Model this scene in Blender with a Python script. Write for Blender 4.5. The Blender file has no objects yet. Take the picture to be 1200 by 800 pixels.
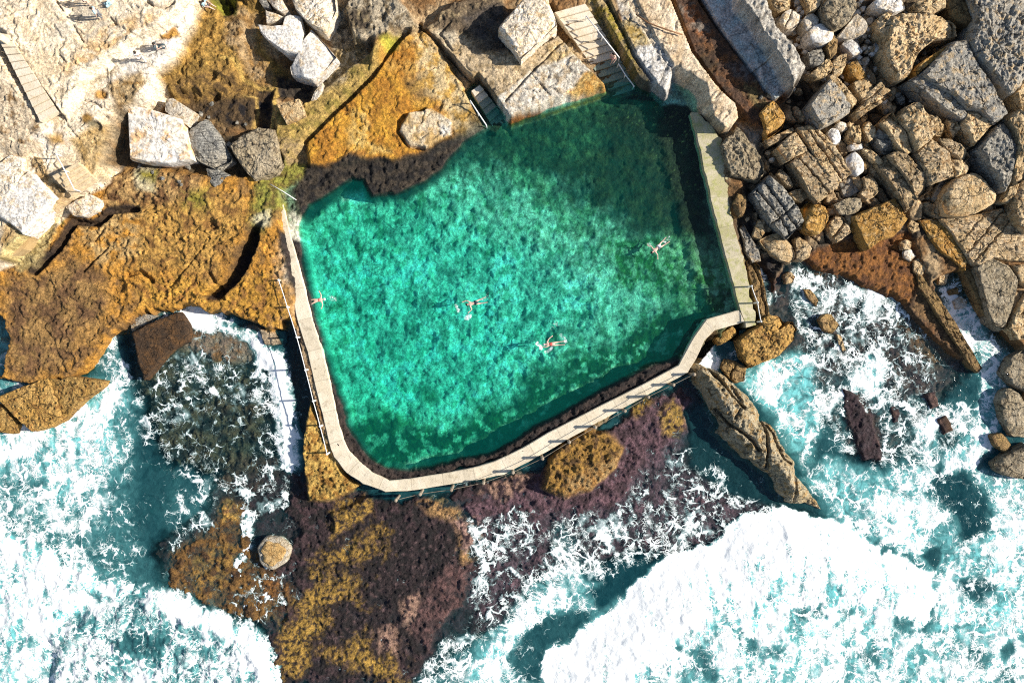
import bpy, bmesh, math, random
import numpy as np
from mathutils import Vector, Matrix

random.seed(7)
SC = bpy.context.scene
COL = SC.collection
CAM_H = 66.0          # drone height above the sea, metres
PXM = 14.0            # photo pixels per metre at sea level
SUN_EL = math.radians(30.0)
SH_DIR = (-1.0, -0.035)   # where shadows fall

# ------------------------------------------------------------------ noise
def _hash(ix, iy, seed):
    h = (ix.astype(np.int64) * 374761393 + iy.astype(np.int64) * 668265263 + seed * 974634777) & 0xFFFFFFFF
    h = ((h ^ (h >> 13)) * 1274126177) & 0xFFFFFFFF
    return h ^ (h >> 16)

def _h01(ix, iy, seed):
    return (_hash(ix, iy, seed) & 0xFFFFFF).astype(np.float64) / 16777216.0

def perlin(x, y, seed=0):
    x0 = np.floor(x); y0 = np.floor(y)
    fx = x - x0; fy = y - y0
    u = fx * fx * fx * (fx * (fx * 6 - 15) + 10); v = fy * fy * fy * (fy * (fy * 6 - 15) + 10)
    def g(ix, iy, dx, dy):
        a = _h01(ix, iy, seed) * 6.2831853
        return np.cos(a) * dx + np.sin(a) * dy
    n00 = g(x0, y0, fx, fy); n10 = g(x0 + 1, y0, fx - 1, fy)
    n01 = g(x0, y0 + 1, fx, fy - 1); n11 = g(x0 + 1, y0 + 1, fx - 1, fy - 1)
    return ((n00 * (1 - u) + n10 * u) * (1 - v) + (n01 * (1 - u) + n11 * u) * v) * 1.5

def fbm(x, y, octv=4, seed=0, gain=.5):
    t = 0; a = 1; s = 0
    for i in range(octv):
        t = t + a * perlin(x, y, seed + i * 17); s += a
        x = x * 2.03 + 11.3; y = y * 2.03 + 5.7; a *= gain
    return t / s * 1.35

def ridged(x, y, octv=3, seed=0):
    t = 0; a = 1; s = 0
    for i in range(octv):
        t = t + a * (1 - np.abs(perlin(x, y, seed + i * 17)) * 2); s += a
        x = x * 2.1; y = y * 2.1; a *= .5
    return t / s

def worley(x, y, seed=0):
    x0 = np.floor(x); y0 = np.floor(y)
    d1 = np.full(x.shape, 9.0); d2 = np.full(x.shape, 9.0); cid = np.zeros(x.shape)
    for i in (-1, 0, 1):
        for j in (-1, 0, 1):
            cx = x0 + i; cy = y0 + j
            px = cx + _h01(cx, cy, seed); py = cy + _h01(cx, cy, seed + 5)
            d = np.hypot(px - x, py - y)
            n = d < d1
            d2 = np.where(n, d1, np.minimum(d2, d))
            cid = np.where(n, _h01(cx, cy, seed + 9), cid)
            d1 = np.where(n, d, d1)
    return d1, d2, cid

def sstep(a, b, x):
    t = np.clip((x - a) / (b - a), 0, 1)
    return t * t * (3 - 2 * t)

def poly_sdf(X, Y, pts):
    """signed distance, positive inside"""
    n = len(pts); d = np.full(X.shape, 1e18); ins = np.zeros(X.shape, bool)
    for i in range(n):
        ax, ay = pts[i]; bx, by = pts[(i + 1) % n]
        ex, ey = bx - ax, by - ay
        wx, wy = X - ax, Y - ay
        t = np.clip((wx * ex + wy * ey) / (ex * ex + ey * ey + 1e-12), 0, 1)
        d = np.minimum(d, (wx - ex * t) ** 2 + (wy - ey * t) ** 2)
        c = ((ay <= Y) & (by > Y)) | ((by <= Y) & (ay > Y))
        if ey != 0:
            ins ^= c & (X < ax + (Y - ay) * ex / ey)
    d = np.sqrt(d)
    return np.where(ins, d, -d)

def line_dist(X, Y, pts):
    d = np.full(X.shape, 1e18)
    for (ax, ay), (bx, by) in zip(pts[:-1], pts[1:]):
        ex, ey = bx - ax, by - ay
        t = np.clip(((X - ax) * ex + (Y - ay) * ey) / (ex * ex + ey * ey + 1e-12), 0, 1)
        d = np.minimum(d, (X - ax - ex * t) ** 2 + (Y - ay - ey * t) ** 2)
    return np.sqrt(d)

def W(px, py, z=0.0):
    """map position of a photo point that stands z metres above the sea"""
    k = (CAM_H - z) / CAM_H / PXM
    return ((px - 600) * k, (400 - py) * k)

# ------------------------------------------------------------------ grids
def axis(lo, hi, step, far):
    core = np.arange(lo, hi + step / 2, step)
    g = []; s = step; a = hi
    while a < far:
        s *= 1.22; a += s; g.append(a)
    up = np.array(g)
    g = []; s = step; a = lo
    while a > -far:
        s *= 1.22; a -= s; g.append(a)
    return np.concatenate([np.array(g)[::-1], core, up])

XS = axis(-45.5, 45.5, .085, 420); YS = axis(-31, 31, .085, 420)
NX, NY = len(XS), len(YS)
GX, GY = np.meshgrid(XS, YS)
WX = fbm(GX / 3.2, GY / 3.2, 4, 101); WY = fbm(GX / 3.2, GY / 3.2, 4, 202)
WFX = fbm(GX / .8, GY / .8, 3, 303); WFY = fbm(GX / .8, GY / .8, 3, 404)
_NC = {}
def N(sc, seed=0):
    k = (sc, seed)
    if k not in _NC:
        _NC[k] = fbm(GX / sc, GY / sc, 5, 500 + seed * 7 + int(sc * 10), .58)
    return _NC[k]

def window(pts, m):
    xs = [p[0] for p in pts]; ys = [p[1] for p in pts]
    i0 = max(0, np.searchsorted(XS, min(xs) - m) - 1); i1 = min(NX, np.searchsorted(XS, max(xs) + m) + 1)
    j0 = max(0, np.searchsorted(YS, min(ys) - m) - 1); j1 = min(NY, np.searchsorted(YS, max(ys) + m) + 1)
    return (slice(j0, j1), slice(i0, i1))

def warped(s, warp):
    return (GX[s] + warp * (WX[s] + .45 * WFX[s]), GY[s] + warp * (WY[s] + .45 * WFY[s]))

Z = -2.6 + .7 * N(6.0, 3)                 # sea bed

def zat(x, y):
    i = int(np.clip(np.searchsorted(XS, x), 0, NX - 1)); j = int(np.clip(np.searchsorted(YS, y), 0, NY - 1))
    return float(Z[j, i])

def U(px, py):
    """where the sight line through a photo point meets the ground"""
    z = 0.5
    for _ in range(6):
        x, y = W(px, py, z); z = .5 * z + .5 * zat(x, y)
    x, y = W(px, py, z)
    return x, y, zat(x, y)

def layer(pts, z, edge=.35, warp=.25, add=0.0, mode='set', zp=None):
    """raise / sink the ground inside an outline; z = level or (za,(x,y),zb,(x,y))"""
    zmid = z if not isinstance(z, tuple) else .5 * (z[0] + z[2])
    zz = zmid if zp is None else zp
    w = [W(x, y, zz) for x, y in pts]
    s = window(w, edge + warp * 2 + .5)
    X, Y = warped(s, warp)
    m = sstep(-edge * .5, edge * .5, poly_sdf(X, Y, w))
    if isinstance(z, tuple):
        a = W(*z[1], z[0]); b = W(*z[3], z[2])
        ex, ey = b[0] - a[0], b[1] - a[1]
        t = np.clip(((GX[s] - a[0]) * ex + (GY[s] - a[1]) * ey) / (ex * ex + ey * ey), 0, 1)
        lvl = z[0] + (z[2] - z[0]) * t
    else:
        lvl = z
    if mode == 'set':
        Z[s] = Z[s] * (1 - m) + lvl * m
    elif mode == 'max':
        Z[s] = np.maximum(Z[s], Z[s] * (1 - m) + lvl * m)
    else:
        Z[s] = Z[s] + lvl * m
    if add:
        Z[s] += add * m * N(1.6, 1)[s]

# ------------------------------------------------------------------ GROUND LEVELS
layer([(-6000, -6000), (7000, -6000), (7000, 480), (1210, 470), (1175, 420), (1140, 430), (1090, 345), (1000, 320), (930, 300),
       (900, 390), (865, 378), (690, 510), (455, 576), (385, 545), (335, 385), (270, 372), (215, 358), (100, 400), (0, 440), (-900, 520), (-6000, 600)],
      1.1, .8, .5)
# rock platforms awash below the pool
layer([(345, 540), (470, 585), (640, 545), (810, 440), (835, 480), (900, 560), (965, 600), (900, 640), (800, 650), (700, 660), (640, 690),
       (600, 735), (560, 750), (490, 810), (330, 810), (300, 745), (270, 715), (195, 690), (175, 640), (240, 590), (265, 540), (330, 480), (330, 400), (350, 400)],
      -.14, 1.2, .8, .16)
layer([(870, 380), (930, 300), (1000, 320), (1090, 340), (1145, 425), (1100, 470), (1120, 520), (1040, 545), (990, 540), (960, 470), (900, 440)], -.2, 1.4, .9, .2)
layer([(140, 380), (215, 362), (300, 385), (335, 430), (338, 520), (260, 560), (190, 540), (160, 470)], -.42, 1.6, .9, .3)
layer([(222, 385), (300, 378), (325, 400), (300, 425), (250, 420), (215, 405)], -.12, .5, .3)
layer([(300, 382), (322, 386), (330, 404), (310, 404)], .35, .2, .1)
layer([(345, 555), (400, 585), (470, 585), (525, 590), (548, 625), (560, 660), (535, 700), (500, 765), (470, 800), (330, 805), (308, 755), (338, 715), (352, 690), (326, 668), (330, 645), (352, 622), (338, 600), (352, 580)], .13, 1.0, .9, .2)
layer([(520, 575), (640, 545), (745, 478), (800, 452), (815, 480), (770, 530), (720, 590), (640, 600), (560, 610)], .12, .9, .6, .16)
layer([(195, 690), (200, 650), (240, 630), (262, 590), (285, 592), (296, 640), (340, 640), (345, 720), (300, 730), (250, 715)], .05, .8, .5, .2)
layer([(800, 480), (830, 470), (900, 560), (960, 595), (900, 590), (850, 575), (805, 540)], -1.1, .8, .4)
layer([(985, 455), (1005, 460), (1036, 520), (1035, 540), (1010, 540), (992, 490)], .16, .5, .3, .1)
layer([(1083, 462), (1097, 458), (1104, 475), (1092, 478)], .25, .4, .2)
layer([(1098, 490), (1112, 485), (1122, 505), (1108, 510)], .25, .4, .2)
layer([(1043, 475), (1056, 478), (1058, 495), (1046, 496)], .1, .4, .2)
# brown gap and left orange shelf
layer([(0, 300), (60, 255), (110, 222), (150, 195), (240, 205), (300, 205), (330, 225), (345, 300), (342, 382), (318, 384), (270, 370), (215, 356),
       (150, 368), (122, 398), (100, 432), (78, 446), (20, 450), (-60, 440), (-60, 310)], (1.9, (150, 215), .85, (110, 430)), .5, .3, .1)
layer([(0, 365), (10, 372), (18, 400), (10, 440), (-40, 450), (-60, 380)], -.2, .4, .2)
layer([(268, 330), (300, 270), (312, 262), (308, 285), (285, 330), (262, 352), (240, 346)], .45, .3, .15)
layer([(335, 375), (345, 372), (387, 528), (378, 548), (352, 500), (340, 440)], -.3, .3, .1)
layer([(360, 470), (370, 488), (388, 532), (405, 557), (424, 570), (390, 586), (362, 587), (355, 560), (352, 530)], .95, .35, .2, .1)
layer([(387, 605), (427, 585), (430, 602), (412, 612), (392, 620)], .45, .4, .4)
layer([(642, 537), (660, 520), (695, 503), (717, 510), (731, 527), (722, 550), (690, 577), (660, 582), (637, 575)], 1.15, .8, .35, .2)
# upper land, behind
layer([(-6000, -6000), (7000, -6000), (7000, 200), (1300, 200), (1200, 140), (1100, 60), (960, 40), (900, 0), (860, -30), (700, -60), (560, -60), (420, 0),
       (330, 60), (190, 60), (0, 250), (-6000, 300)], 2.2, 2.5, .8)
layer([(-6000, -6000), (900, -6000), (700, -900), (520, -300), (420, -120), (300, -60), (240, 0), (0, 0), (-6000, 200)], 6.0, 2.0, .8)
# pale terraces top left
layer([(-900, -200), (250, -60), (249, 0), (231, 30), (214, 67), (188, 90), (182, 102), (162, 126), (150, 130), (128, 180), (112, 206), (80, 224), (40, 262), (0, 302), (-900, 600)],
      3.6, .25, .12, .12)
layer([(-900, -260), (260, -100), (249, 0), (231, 30), (214, 67), (188, 90), (165, 118), (140, 112), (110, 150), (72, 175), (40, 180), (0, 190), (-900, 260)], 4.0, 1.3, .12)
layer([(-900, -360), (300, -160), (217, 0), (187, 29), (161, 41), (135, 60), (95, 86), (76, 108), (67, 130), (40, 90), (8, 40), (-900, -60)], 5.1, .3, .12, .04)
layer([(-80, 40), (-4, 48), (46, 142), (52, 158), (20, 175), (-80, 160)], (5.5, (0, 60), 4.4, (46, 150)), .8, .1)
layer([(0, -40), (60, -20), (105, 70), (88, 100), (68, 132), (8, 40), (-60, 0)], (5.8, (20, 30), 4.8, (78, 118)), .5, .06)
# gully of brown rock under the terraces
layer([(250, 0), (232, 30), (214, 67), (188, 92), (200, 115), (230, 118), (262, 100), (285, 60), (290, 0), (270, -30)], 2.5, .8, .5, .3)
layer([(200, 115), (262, 105), (330, 110), (330, 160), (250, 190), (160, 200), (130, 200), (150, 140)], 1.5, .8, .4, .2)
layer([(302, 100), (322, 105), (318, 158), (300, 152), (298, 118)], .9, .3, .15)
layer([(322, 70), (345, 90), (372, 97), (366, 118), (325, 115)], 1.0, .4, .2)
# central shelves
layer([(322, 125), (360, 118), (470, 30), (490, 30), (440, 85), (357, 165), (330, 192), (322, 160)], 2.0, .4, .15)
layer([(400, 10), (440, -40), (489, 20), (486, 34), (466, 42), (450, 46), (444, 72), (432, 70), (436, 42), (415, 45)], 2.9, .4, .25, .15)
layer([(357, 165), (442, 82), (462, 40), (500, 36), (545, 105), (560, 145), (520, 172), (462, 188), (420, 190), (385, 195), (362, 195)], 1.75, .35, .15, .06)
layer([(467, 152), (480, 130), (505, 127), (529, 140), (528, 158), (500, 174), (478, 170)], 1.95, .15, .03)
layer([(505, 36), (560, 30), (610, 66), (655, 40), (668, 55), (716, 105), (700, 108), (640, 126), (592, 143), (576, 120)], 2.3, .22, .08, .05)
layer([(495, 35), (530, 0), (590, -10), (600, 55), (560, 68), (520, 60)], 1.9, .6, .3, .1)
layer([(690, 0), (735, -30), (768, 104), (745, 90), (727, 68)], 2.3, .2, .06)
layer([(680, -40), (735, -20), (768, 45), (812, 112), (800, 103), (783, 111), (770, 100), (744, 66), (712, 0)], 2.55, .2, .1, .08)
layer([(720, -40), (787, 0), (812, 62), (847, 107), (862, 120), (866, 138), (858, 149), (850, 148), (812, 110), (765, 45), (735, 0)], 2.8, .2, .06)
layer([(775, -40), (819, -10), (852, 45), (883, 84), (907, 118), (925, 150), (905, 165), (865, 125), (847, 107), (812, 62)], 1.9, .25, .12, .15)
layer([(815, -20), (862, -30), (882, 24), (905, 66), (928, 103), (907, 119), (882, 84), (852, 45)], 2.15, .08, .0)
layer([(865, -40), (892, -30), (912, 26), (929, 48), (950, 82), (949, 95), (934, 106), (907, 55), (885, 20), (868, 0)], 4.1, .35, .15, .2)
layer([(862, 145), (905, 165), (918, 190), (905, 208), (884, 226), (850, 215), (845, 165)], 1.3, .3, .1)
# boulder bed on the right
layer([(880, 190), (930, 100), (1000, 20), (1260, -40), (1300, 300), (1180, 260), (1100, 260), (1020, 300), (940, 300), (880, 330), (862, 260)], (.45, (880, 320), 1.6, (1150, 60)), 1.0, .4, .12)
layer([(930, 298), (1000, 280), (1062, 270), (1085, 320), (1080, 345), (1062, 355), (1040, 345), (1000, 325), (960, 315)], .55, .6, .35, .1)
layer([(1062, 359), (1080, 328), (1112, 372), (1148, 431), (1121, 418), (1104, 403), (1084, 385)], .6, .3, .15, .1)
layer([(865, 330), (882, 300), (905, 330), (900, 380), (885, 390)], -.1, .5, .2)
layer([(1108, 318), (1135, 318), (1165, 385), (1195, 420), (1180, 450), (1130, 425), (1085, 330)], -.45, .5, .2)
# rock shelf just inside the pool
layer([(335, 215), (380, 205), (440, 200), (500, 190), (560, 150), (600, 145), (806, 112), (872, 362), (832, 376), (805, 424), (640, 512), (560, 545), (455, 566), (415, 548), (395, 510), (360, 390), (330, 250)], .9, .5, .2, .1)
# pool basin
POOL = [(590, 140), (600, 147), (640, 127), (700, 111), (735, 100), (765, 108), (800, 104), (814, 128), (832, 200), (854, 300), (872, 361), (832, 373), (795, 418), (757, 428), (720, 449), (682, 469),
        (645, 490), (602, 515), (570, 531), (520, 542), (480, 552), (452, 546), (428, 531), (412, 504), (392, 446), (371, 370), (357, 310), (353, 262), (362, 240), (385, 228), (412, 210), (425, 212), (438, 230), (462, 228), (500, 212), (520, 196), (545, 165), (575, 148)]
layer(POOL, (-.95, (480, 420), -.15, (740, 150)), .55, .2, .2, zp=.7)
layer([(720, -40), (787, 0), (812, 62), (847, 107), (862, 120), (866, 138), (858, 149), (850, 150), (812, 112), (765, 45), (735, 0)], 2.75, .14, .05)
layer([(680, -40), (735, -20), (768, 45), (812, 112), (800, 103), (783, 111), (770, 100), (744, 66), (712, 0)], 2.5, .14, .06)
layer([(362, 300), (420, 240), (520, 240), (640, 300), (700, 360), (600, 460), (440, 500), (400, 450)], -.25, 2.5, .8, .1, 'add', zp=-.5)
layer([(785, 96), (814, 112), (830, 180), (872, 361), (835, 372), (805, 300), (785, 215), (770, 150)], .12, 1.0, .25, zp=0)
layer([(556, 100), (562, 96), (594, 140), (582, 158), (566, 150), (545, 112)], .1, .1, .0)
layer([(645, 8), (690, 0), (735, 78), (752, 108), (718, 116), (702, 92), (672, 52)], (2.2, (665, 8), -.3, (735, 118)), .12, .0)
# cracks and grooves cut into the ground
def groove(pts, width, depth):
    w = [U(x, y)[:2] for x, y in pts]
    s = window(w, width * 3 + .5)
    X, Y = warped(s, .08)
    Z[s] -= depth * (1 - sstep(width * .4, width, line_dist(X, Y, w)))

for g in [([(357, 166), (380, 140), (412, 112), (440, 84), (446, 66), (470, 44), (492, 30)], .28, .8),
          ([(486, 26), (506, 42), (530, 70), (555, 100), (592, 143)], .16, .5),
          ([(497, 128), (478, 130), (467, 142), (467, 155), (478, 170), (496, 173)], .2, .35),
          ([(592, 118), (622, 86), (648, 60), (672, 40)], .1, .25), ([(622, 86), (645, 112)], .07, .15), ([(530, 60), (515, 40), (528, 26)], .1, .2),
          ([(712, 0), (744, 66), (770, 100)], .16, .5), ([(819, 0), (852, 46), (883, 85), (907, 119)], .12, .5), ([(787, 0), (812, 62), (847, 108)], .14, .5),
          ([(853, 44), (880, 32)], .05, .1), ([(882, 84), (905, 68)], .05, .1), ([(838, 116), (846, 104)], .07, .15), ([(788, 10), (796, 24), (800, 42)], .08, .2),
          ([(40, 320), (70, 290), (88, 260), (116, 263), (132, 247), (160, 245)], .3, .7), ([(98, 318), (125, 290)], .12, .3), ([(110, 282), (122, 268)], .1, .2),
          ([(86, 30), (95, 47), (98, 50)], .1, .3), ([(65, 0), (72, 12)], .12, .4), ([(130, 22), (136, 30)], .1, .3), ([(172, 2), (182, 9), (195, 8), (205, 3)], .1, .3),
          ([(45, 58), (60, 53)], .06, .15), ([(70, 65), (77, 73)], .08, .2), ([(95, 118), (110, 120), (118, 126)], .08, .2), ([(72, 130), (80, 148), (90, 160)], .06, .15),
          ([(1090, 322), (1062, 300), (1040, 288)], .07, .1), ([(1150, 248), (1128, 300)], .08, .2), ([(200, 335), (230, 300), (246, 280)], .1, .15),
          ([(245, 320), (262, 350)], .2, .3), ([(150, 322), (165, 318), (178, 330)], .25, .4), ([(690, 20), (712, 45), (730, 60)], .07, .15), ([(745, 20), (770, 60), (790, 95)], .06, .12), ([(784, 72), (772, 100)], .05, .1)]:
    groove(*g)
for (a, b, r, d) in [(122, 140, 5, .35), (112, 148, 5, .3), (121, 111, 5, .2), (265, 8, 10, .8), (262, 95, 6, .4), (248, 88, 6, .4), (250, 112, 7, .5), (176, 242, 6, .2), (232, 152, 6, .3), (246, 262, 8, .25), (137, 335, 10, .3)]:
    x, y, z0 = U(a, b); s = window([(x, y)], 2); rr = r / PXM
    X, Y = warped(s, .1)
    Z[s] -= d * (1 - sstep(rr * .6, rr * 1.2, np.hypot(X - x, Y - y)))

# ------------------------------------------------------------------ GROUND COLOURS
PALE = (.60, .47, .31); CREAM = (.64, .54, .40); WHITE = (.70, .65, .57); TAN = (.44, .31, .17); ORANGE = (.46, .22, .035); OCHRE = (.46, .27, .055)
BROWN = (.21, .11, .04); DKBROWN = (.085, .045, .02); PURPLE = (.040, .022, .027); BLACK = (.016, .013, .014); GREY = (.24, .23, .21); OLIVE = (.24, .20, .03)
GREEN = (.09, .17, .03); PINK = (.36, .22, .16); RUST = (.30, .10, .025); SLATE = (.10, .12, .125); MOSS = (.30, .30, .06); YELLOW = (.55, .36, .06)
C = np.zeros(GX.shape + (3,)); C[:] = BROWN
ROUGH = np.full(GX.shape, .10); HONEY = np.zeros(GX.shape)

def paint(pts, c, c2=None, sc=1.0, bias=0.0, sharp=.25, soft=.35, warp=.4, op=1.0, rough=None, honey=None, seed=0, zp=None):
    if zp is None:
        zc = U(sum(p[0] for p in pts) / len(pts), sum(p[1] for p in pts) / len(pts))[2]
        w = [W(x, y, zc) for x, y in pts]
    else:
        w = [W(x, y, zp) for x, y in pts]
    s = window(w, soft + warp * 2 + .3)
    X, Y = warped(s, warp)
    m = sstep(-soft, soft, poly_sdf(X, Y, w))
    col = np.array(c)[None, None, :]
    if c2 is not None:
        t = sstep(bias - sharp, bias + sharp, N(sc, seed)[s])[..., None]
        col = np.array(c)[None, None, :] * (1 - t) + np.array(c2)[None, None, :] * t
    mm = (m * op)[..., None]
    C[s] = C[s] * (1 - mm) + col * mm
    if rough is not None: ROUGH[s] = ROUGH[s] * (1 - m) + rough * m
    if honey is not None: HONEY[s] = HONEY[s] * (1 - m) + honey * m

def pline(pts, c, width, op=1.0, warp=.15, soft=.5):
    w = [U(x, y)[:2] for x, y in pts]; s = window(w, width * 2 + .6)
    X, Y = warped(s, warp)
    m = ((1 - sstep(width * (1 - soft), width * (1 + soft), line_dist(X, Y, w))) * op)[..., None]
    C[s] = C[s] * (1 - m) + np.array(c)[None, None, :] * m

# sea bed: sand and weed
deep = sstep(-.3, -1.6, Z)
C[:] = np.array(DKBROWN) * (1 - deep[..., None]) + deep[..., None] * np.array((.10, .12, .10))
# land in general
paint([(-6000, -6000), (7000, -6000), (7000, 480), (1210, 470), (1140, 430), (1090, 345), (930, 300), (865, 378), (690, 510), (455, 576), (385, 545), (335, 385), (215, 358), (0, 445), (-6000, 600)],
      BROWN, TAN, 2.5, .1, .3, zp=0.9)
paint([(-6000, -6000), (7000, -6000), (7000, -40), (700, -60), (250, -10), (-6000, 0)], PALE, TAN, 2.5, .15, .35, zp=1, rough=.12)
# awash platforms
paint([(340, 540), (470, 580), (640, 540), (815, 435), (840, 480), (900, 560), (975, 602), (900, 650), (800, 660), (700, 670), (640, 700), (600, 740), (560, 760), (490, 815), (330, 815), (300, 745), (195, 700), (175, 640), (240, 590), (265, 540), (330, 480), (325, 400), (350, 395)],
      PURPLE, BLACK, 1.0, 0, .3, soft=1.0, rough=.17)
paint([(535, 590), (640, 545), (745, 480), (800, 455), (815, 490), (790, 540), (850, 580), (930, 600), (880, 640), (760, 665), (640, 700), (570, 740), (545, 690), (562, 650)], (.15, .083, .10), (.06, .034, .042), .8, 0, .3, soft=.8, rough=.18)
paint([(870, 380), (930, 300), (1000, 315), (1090, 340), (1150, 430), (1100, 480), (1120, 530), (1040, 555), (980, 545), (940, 470), (900, 440)], (.13, .075, .06), PURPLE, 1.0, 0, .3, soft=.8, rough=.16)
paint([(130, 380), (215, 362), (300, 385), (335, 430), (338, 520), (260, 570), (180, 560), (150, 470)], (.15, .10, .055), (.03, .027, .022), 1.1, .05, .25, soft=2.4, warp=1.2, rough=.2)
paint([(215, 385), (300, 374), (330, 400), (300, 428), (250, 422), (212, 408)], (.33, .22, .15), (.30, .13, .04), 1.2, .15, .2)
paint([(297, 380), (322, 385), (332, 406), (306, 405)], (.42, .33, .22))
paint([(195, 690), (200, 645), (240, 625), (262, 588), (288, 592), (296, 640), (340, 640), (346, 720), (300, 735), (250, 718)], (.20, .105, .03), DKBROWN, 1.0, .15, .25, rough=.2, soft=.5)
paint([(218, 690), (228, 650), (258, 632), (275, 640), (262, 690), (240, 700)], (.28, .16, .04), DKBROWN, .7, .1, .2)
paint([(255, 600), (270, 588), (284, 595), (280, 612), (260, 612)], (.42, .25, .06), BROWN, .6, .1, .2)
paint([(300, 690), (330, 660), (345, 680), (320, 715)], (.27, .12, .03), DKBROWN, .6, .1, .2)
paint([(345, 555), (470, 585), (525, 590), (548, 625), (560, 660), (535, 700), (500, 765), (470, 805), (325, 805), (300, 755), (330, 715), (345, 690), (316, 668), (322, 645), (346, 622), (330, 600), (346, 580)], BLACK, (.062, .036, .04), 1.1, .0, .2, soft=.6, warp=.7, rough=.18)
paint([(380, 600), (545, 620), (555, 665), (500, 760), (400, 790), (340, 740)], (.016, .012, .013), (.12, .075, .075), .5, .30, .16, soft=1.2, warp=1.2, op=.75, seed=4)
for p in ([(387, 605), (427, 585), (430, 602), (412, 612), (392, 620)], [(390, 645), (410, 637), (432, 630), (435, 637), (417, 652), (390, 665)],
          [(367, 670), (382, 675), (392, 685), (422, 675), (429, 687), (425, 710), (415, 700), (390, 707), (365, 712), (352, 700)],
          [(330, 740), (355, 717), (382, 725), (382, 735), (360, 750), (355, 775), (350, 792), (325, 797)],
          [(372, 767), (407, 757), (432, 750), (462, 765), (472, 797), (445, 797), (427, 785), (405, 780)], [(436, 632), (446, 628), (448, 638), (438, 640)],
          [(360, 690), (375, 668), (366, 660), (340, 720), (330, 745), (350, 730)]):
    paint(p, (.40, .24, .05), (.045, .03, .018), .36, .10, .14, warp=1.7, soft=.8, rough=.16, seed=2)
paint([(490, 592), (515, 580), (540, 597), (552, 640), (562, 655), (540, 662), (535, 630), (528, 610), (500, 607)], (.38, .22, .09), BLACK, .7, .15, .15, warp=.5)
paint([(468, 700), (492, 698), (494, 735), (480, 740)], PINK, PURPLE, .6, .15, .2, warp=.6)
paint([(447, 740), (468, 735), (466, 765), (450, 760)], PINK, PURPLE, .6, .15, .2, warp=.6)
paint([(520, 660), (556, 660), (540, 700), (500, 760), (480, 740), (500, 700)], (.14, .075, .07), (.05, .03, .03), .8, .0, .3, warp=.7)
paint([(560, 575), (610, 548), (625, 560), (590, 590)], PINK, PURPLE, .6, 0, .25, warp=.6)
paint([(525, 605), (560, 600), (570, 640), (548, 650)], (.36, .22, .18), PURPLE, .5, .1, .2, warp=.5)
paint([(642, 537), (660, 520), (695, 503), (717, 510), (731, 527), (722, 550), (690, 577), (660, 582), (637, 575)], (.36, .20, .045), (.13, .07, .025), .6, .1, .25, warp=.3, rough=.24, honey=.12)
paint([(665, 560), (700, 545), (728, 530), (720, 552), (690, 577), (660, 583)], (.45, .29, .12), (.3, .15, .04), .5, 0, .3, warp=.3)
paint([(773, 487), (790, 466), (801, 482), (793, 508), (777, 507)], (.40, .25, .06), PURPLE, .5, .15, .2, warp=.5)
paint([(735, 480), (755, 466), (768, 474), (745, 490)], (.42, .26, .05), PURPLE, .5, .1, .2, warp=.4)
paint([(985, 455), (1005, 460), (1036, 520), (1035, 542), (1010, 540), (992, 490)], (.05, .035, .04), PURPLE, .7, 0, .3, rough=.18)
# left orange shelf
SH = [(0, 300), (60, 255), (110, 222), (150, 190), (240, 200), (300, 200), (335, 215), (348, 300), (345, 384), (318, 386), (270, 373), (215, 360), (150, 371), (122, 402), (100, 435), (78, 449), (20, 453), (-80, 445), (-80, 300)]
paint(SH, ORANGE, (.27, .145, .045), 1.6, .10, .22, rough=.12, honey=.10, soft=.3)
paint([(20, 330), (90, 300), (130, 330), (120, 380), (70, 440), (10, 440), (0, 360)], (.30, .175, .06), (.15, .08, .035), 1.6, .05, .3, soft=1.2, warp=1., honey=.06)
paint([(130, 235), (250, 215), (300, 250), (250, 330), (180, 320), (130, 300)], (.44, .25, .06), (.22, .11, .03), 1.0, .15, .25, soft=1.2, warp=1., honey=.16)
paint([(160, 335), (215, 322), (265, 340), (300, 350), (270, 368), (215, 354), (165, 360)], (.50, .27, .045), (.28, .13, .03), .8, .15, .25, soft=.6, honey=.2)
paint([(270, 330), (330, 310), (345, 384), (315, 384), (285, 370)], (.46, .24, .035), (.25, .12, .03), .8, .1, .25, soft=.5, honey=.2)
paint([(265, 335), (300, 268), (313, 262), (308, 288), (285, 332), (262, 354), (240, 350)], (.05, .032, .016), BLACK, .8, 0, .3, soft=.3, warp=.2)
paint([(88, 268), (135, 250), (165, 245), (160, 300), (120, 310), (100, 290)], (.46, .30, .12), ORANGE, 1., .1, .3, soft=.6, warp=.6)
paint([(150, 195), (232, 205), (232, 235), (160, 240), (118, 240), (130, 200)], (.42, .26, .10), (.16, .08, .03), 1.0, .05, .25, soft=.5, warp=.5)
paint([(155, 192), (182, 192), (182, 225), (162, 222)], (.38, .34, .20), (.5, .42, .26), 1., 0, .3, soft=.3)
paint([(165, 202), (185, 199), (182, 214), (168, 210)], OLIVE, None, soft=.3)
paint([(215, 225), (245, 222), (243, 245), (218, 243)], OLIVE, BROWN, 1., .1, .3, soft=.6)
paint([(62, 252), (76, 250), (76, 262), (64, 262)], (.3, .28, .02), None, soft=.25)
pline([(40, 318), (70, 290), (88, 260), (116, 263), (132, 247), (160, 245)], BLACK, .34, .9)
paint([(345, 378), (345, 372), (388, 528), (378, 548), (352, 505), (333, 440), (328, 400)], (.05, .032, .026), (.10, .06, .04), .8, .1, .3, soft=.3)
paint([(360, 468), (370, 488), (388, 530), (405, 557), (424, 570), (390, 588), (362, 588), (355, 560), (350, 530)], (.52, .33, .085), (.30, .15, .03), .7, .1, .25, soft=.3, honey=.16, warp=.2)
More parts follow.
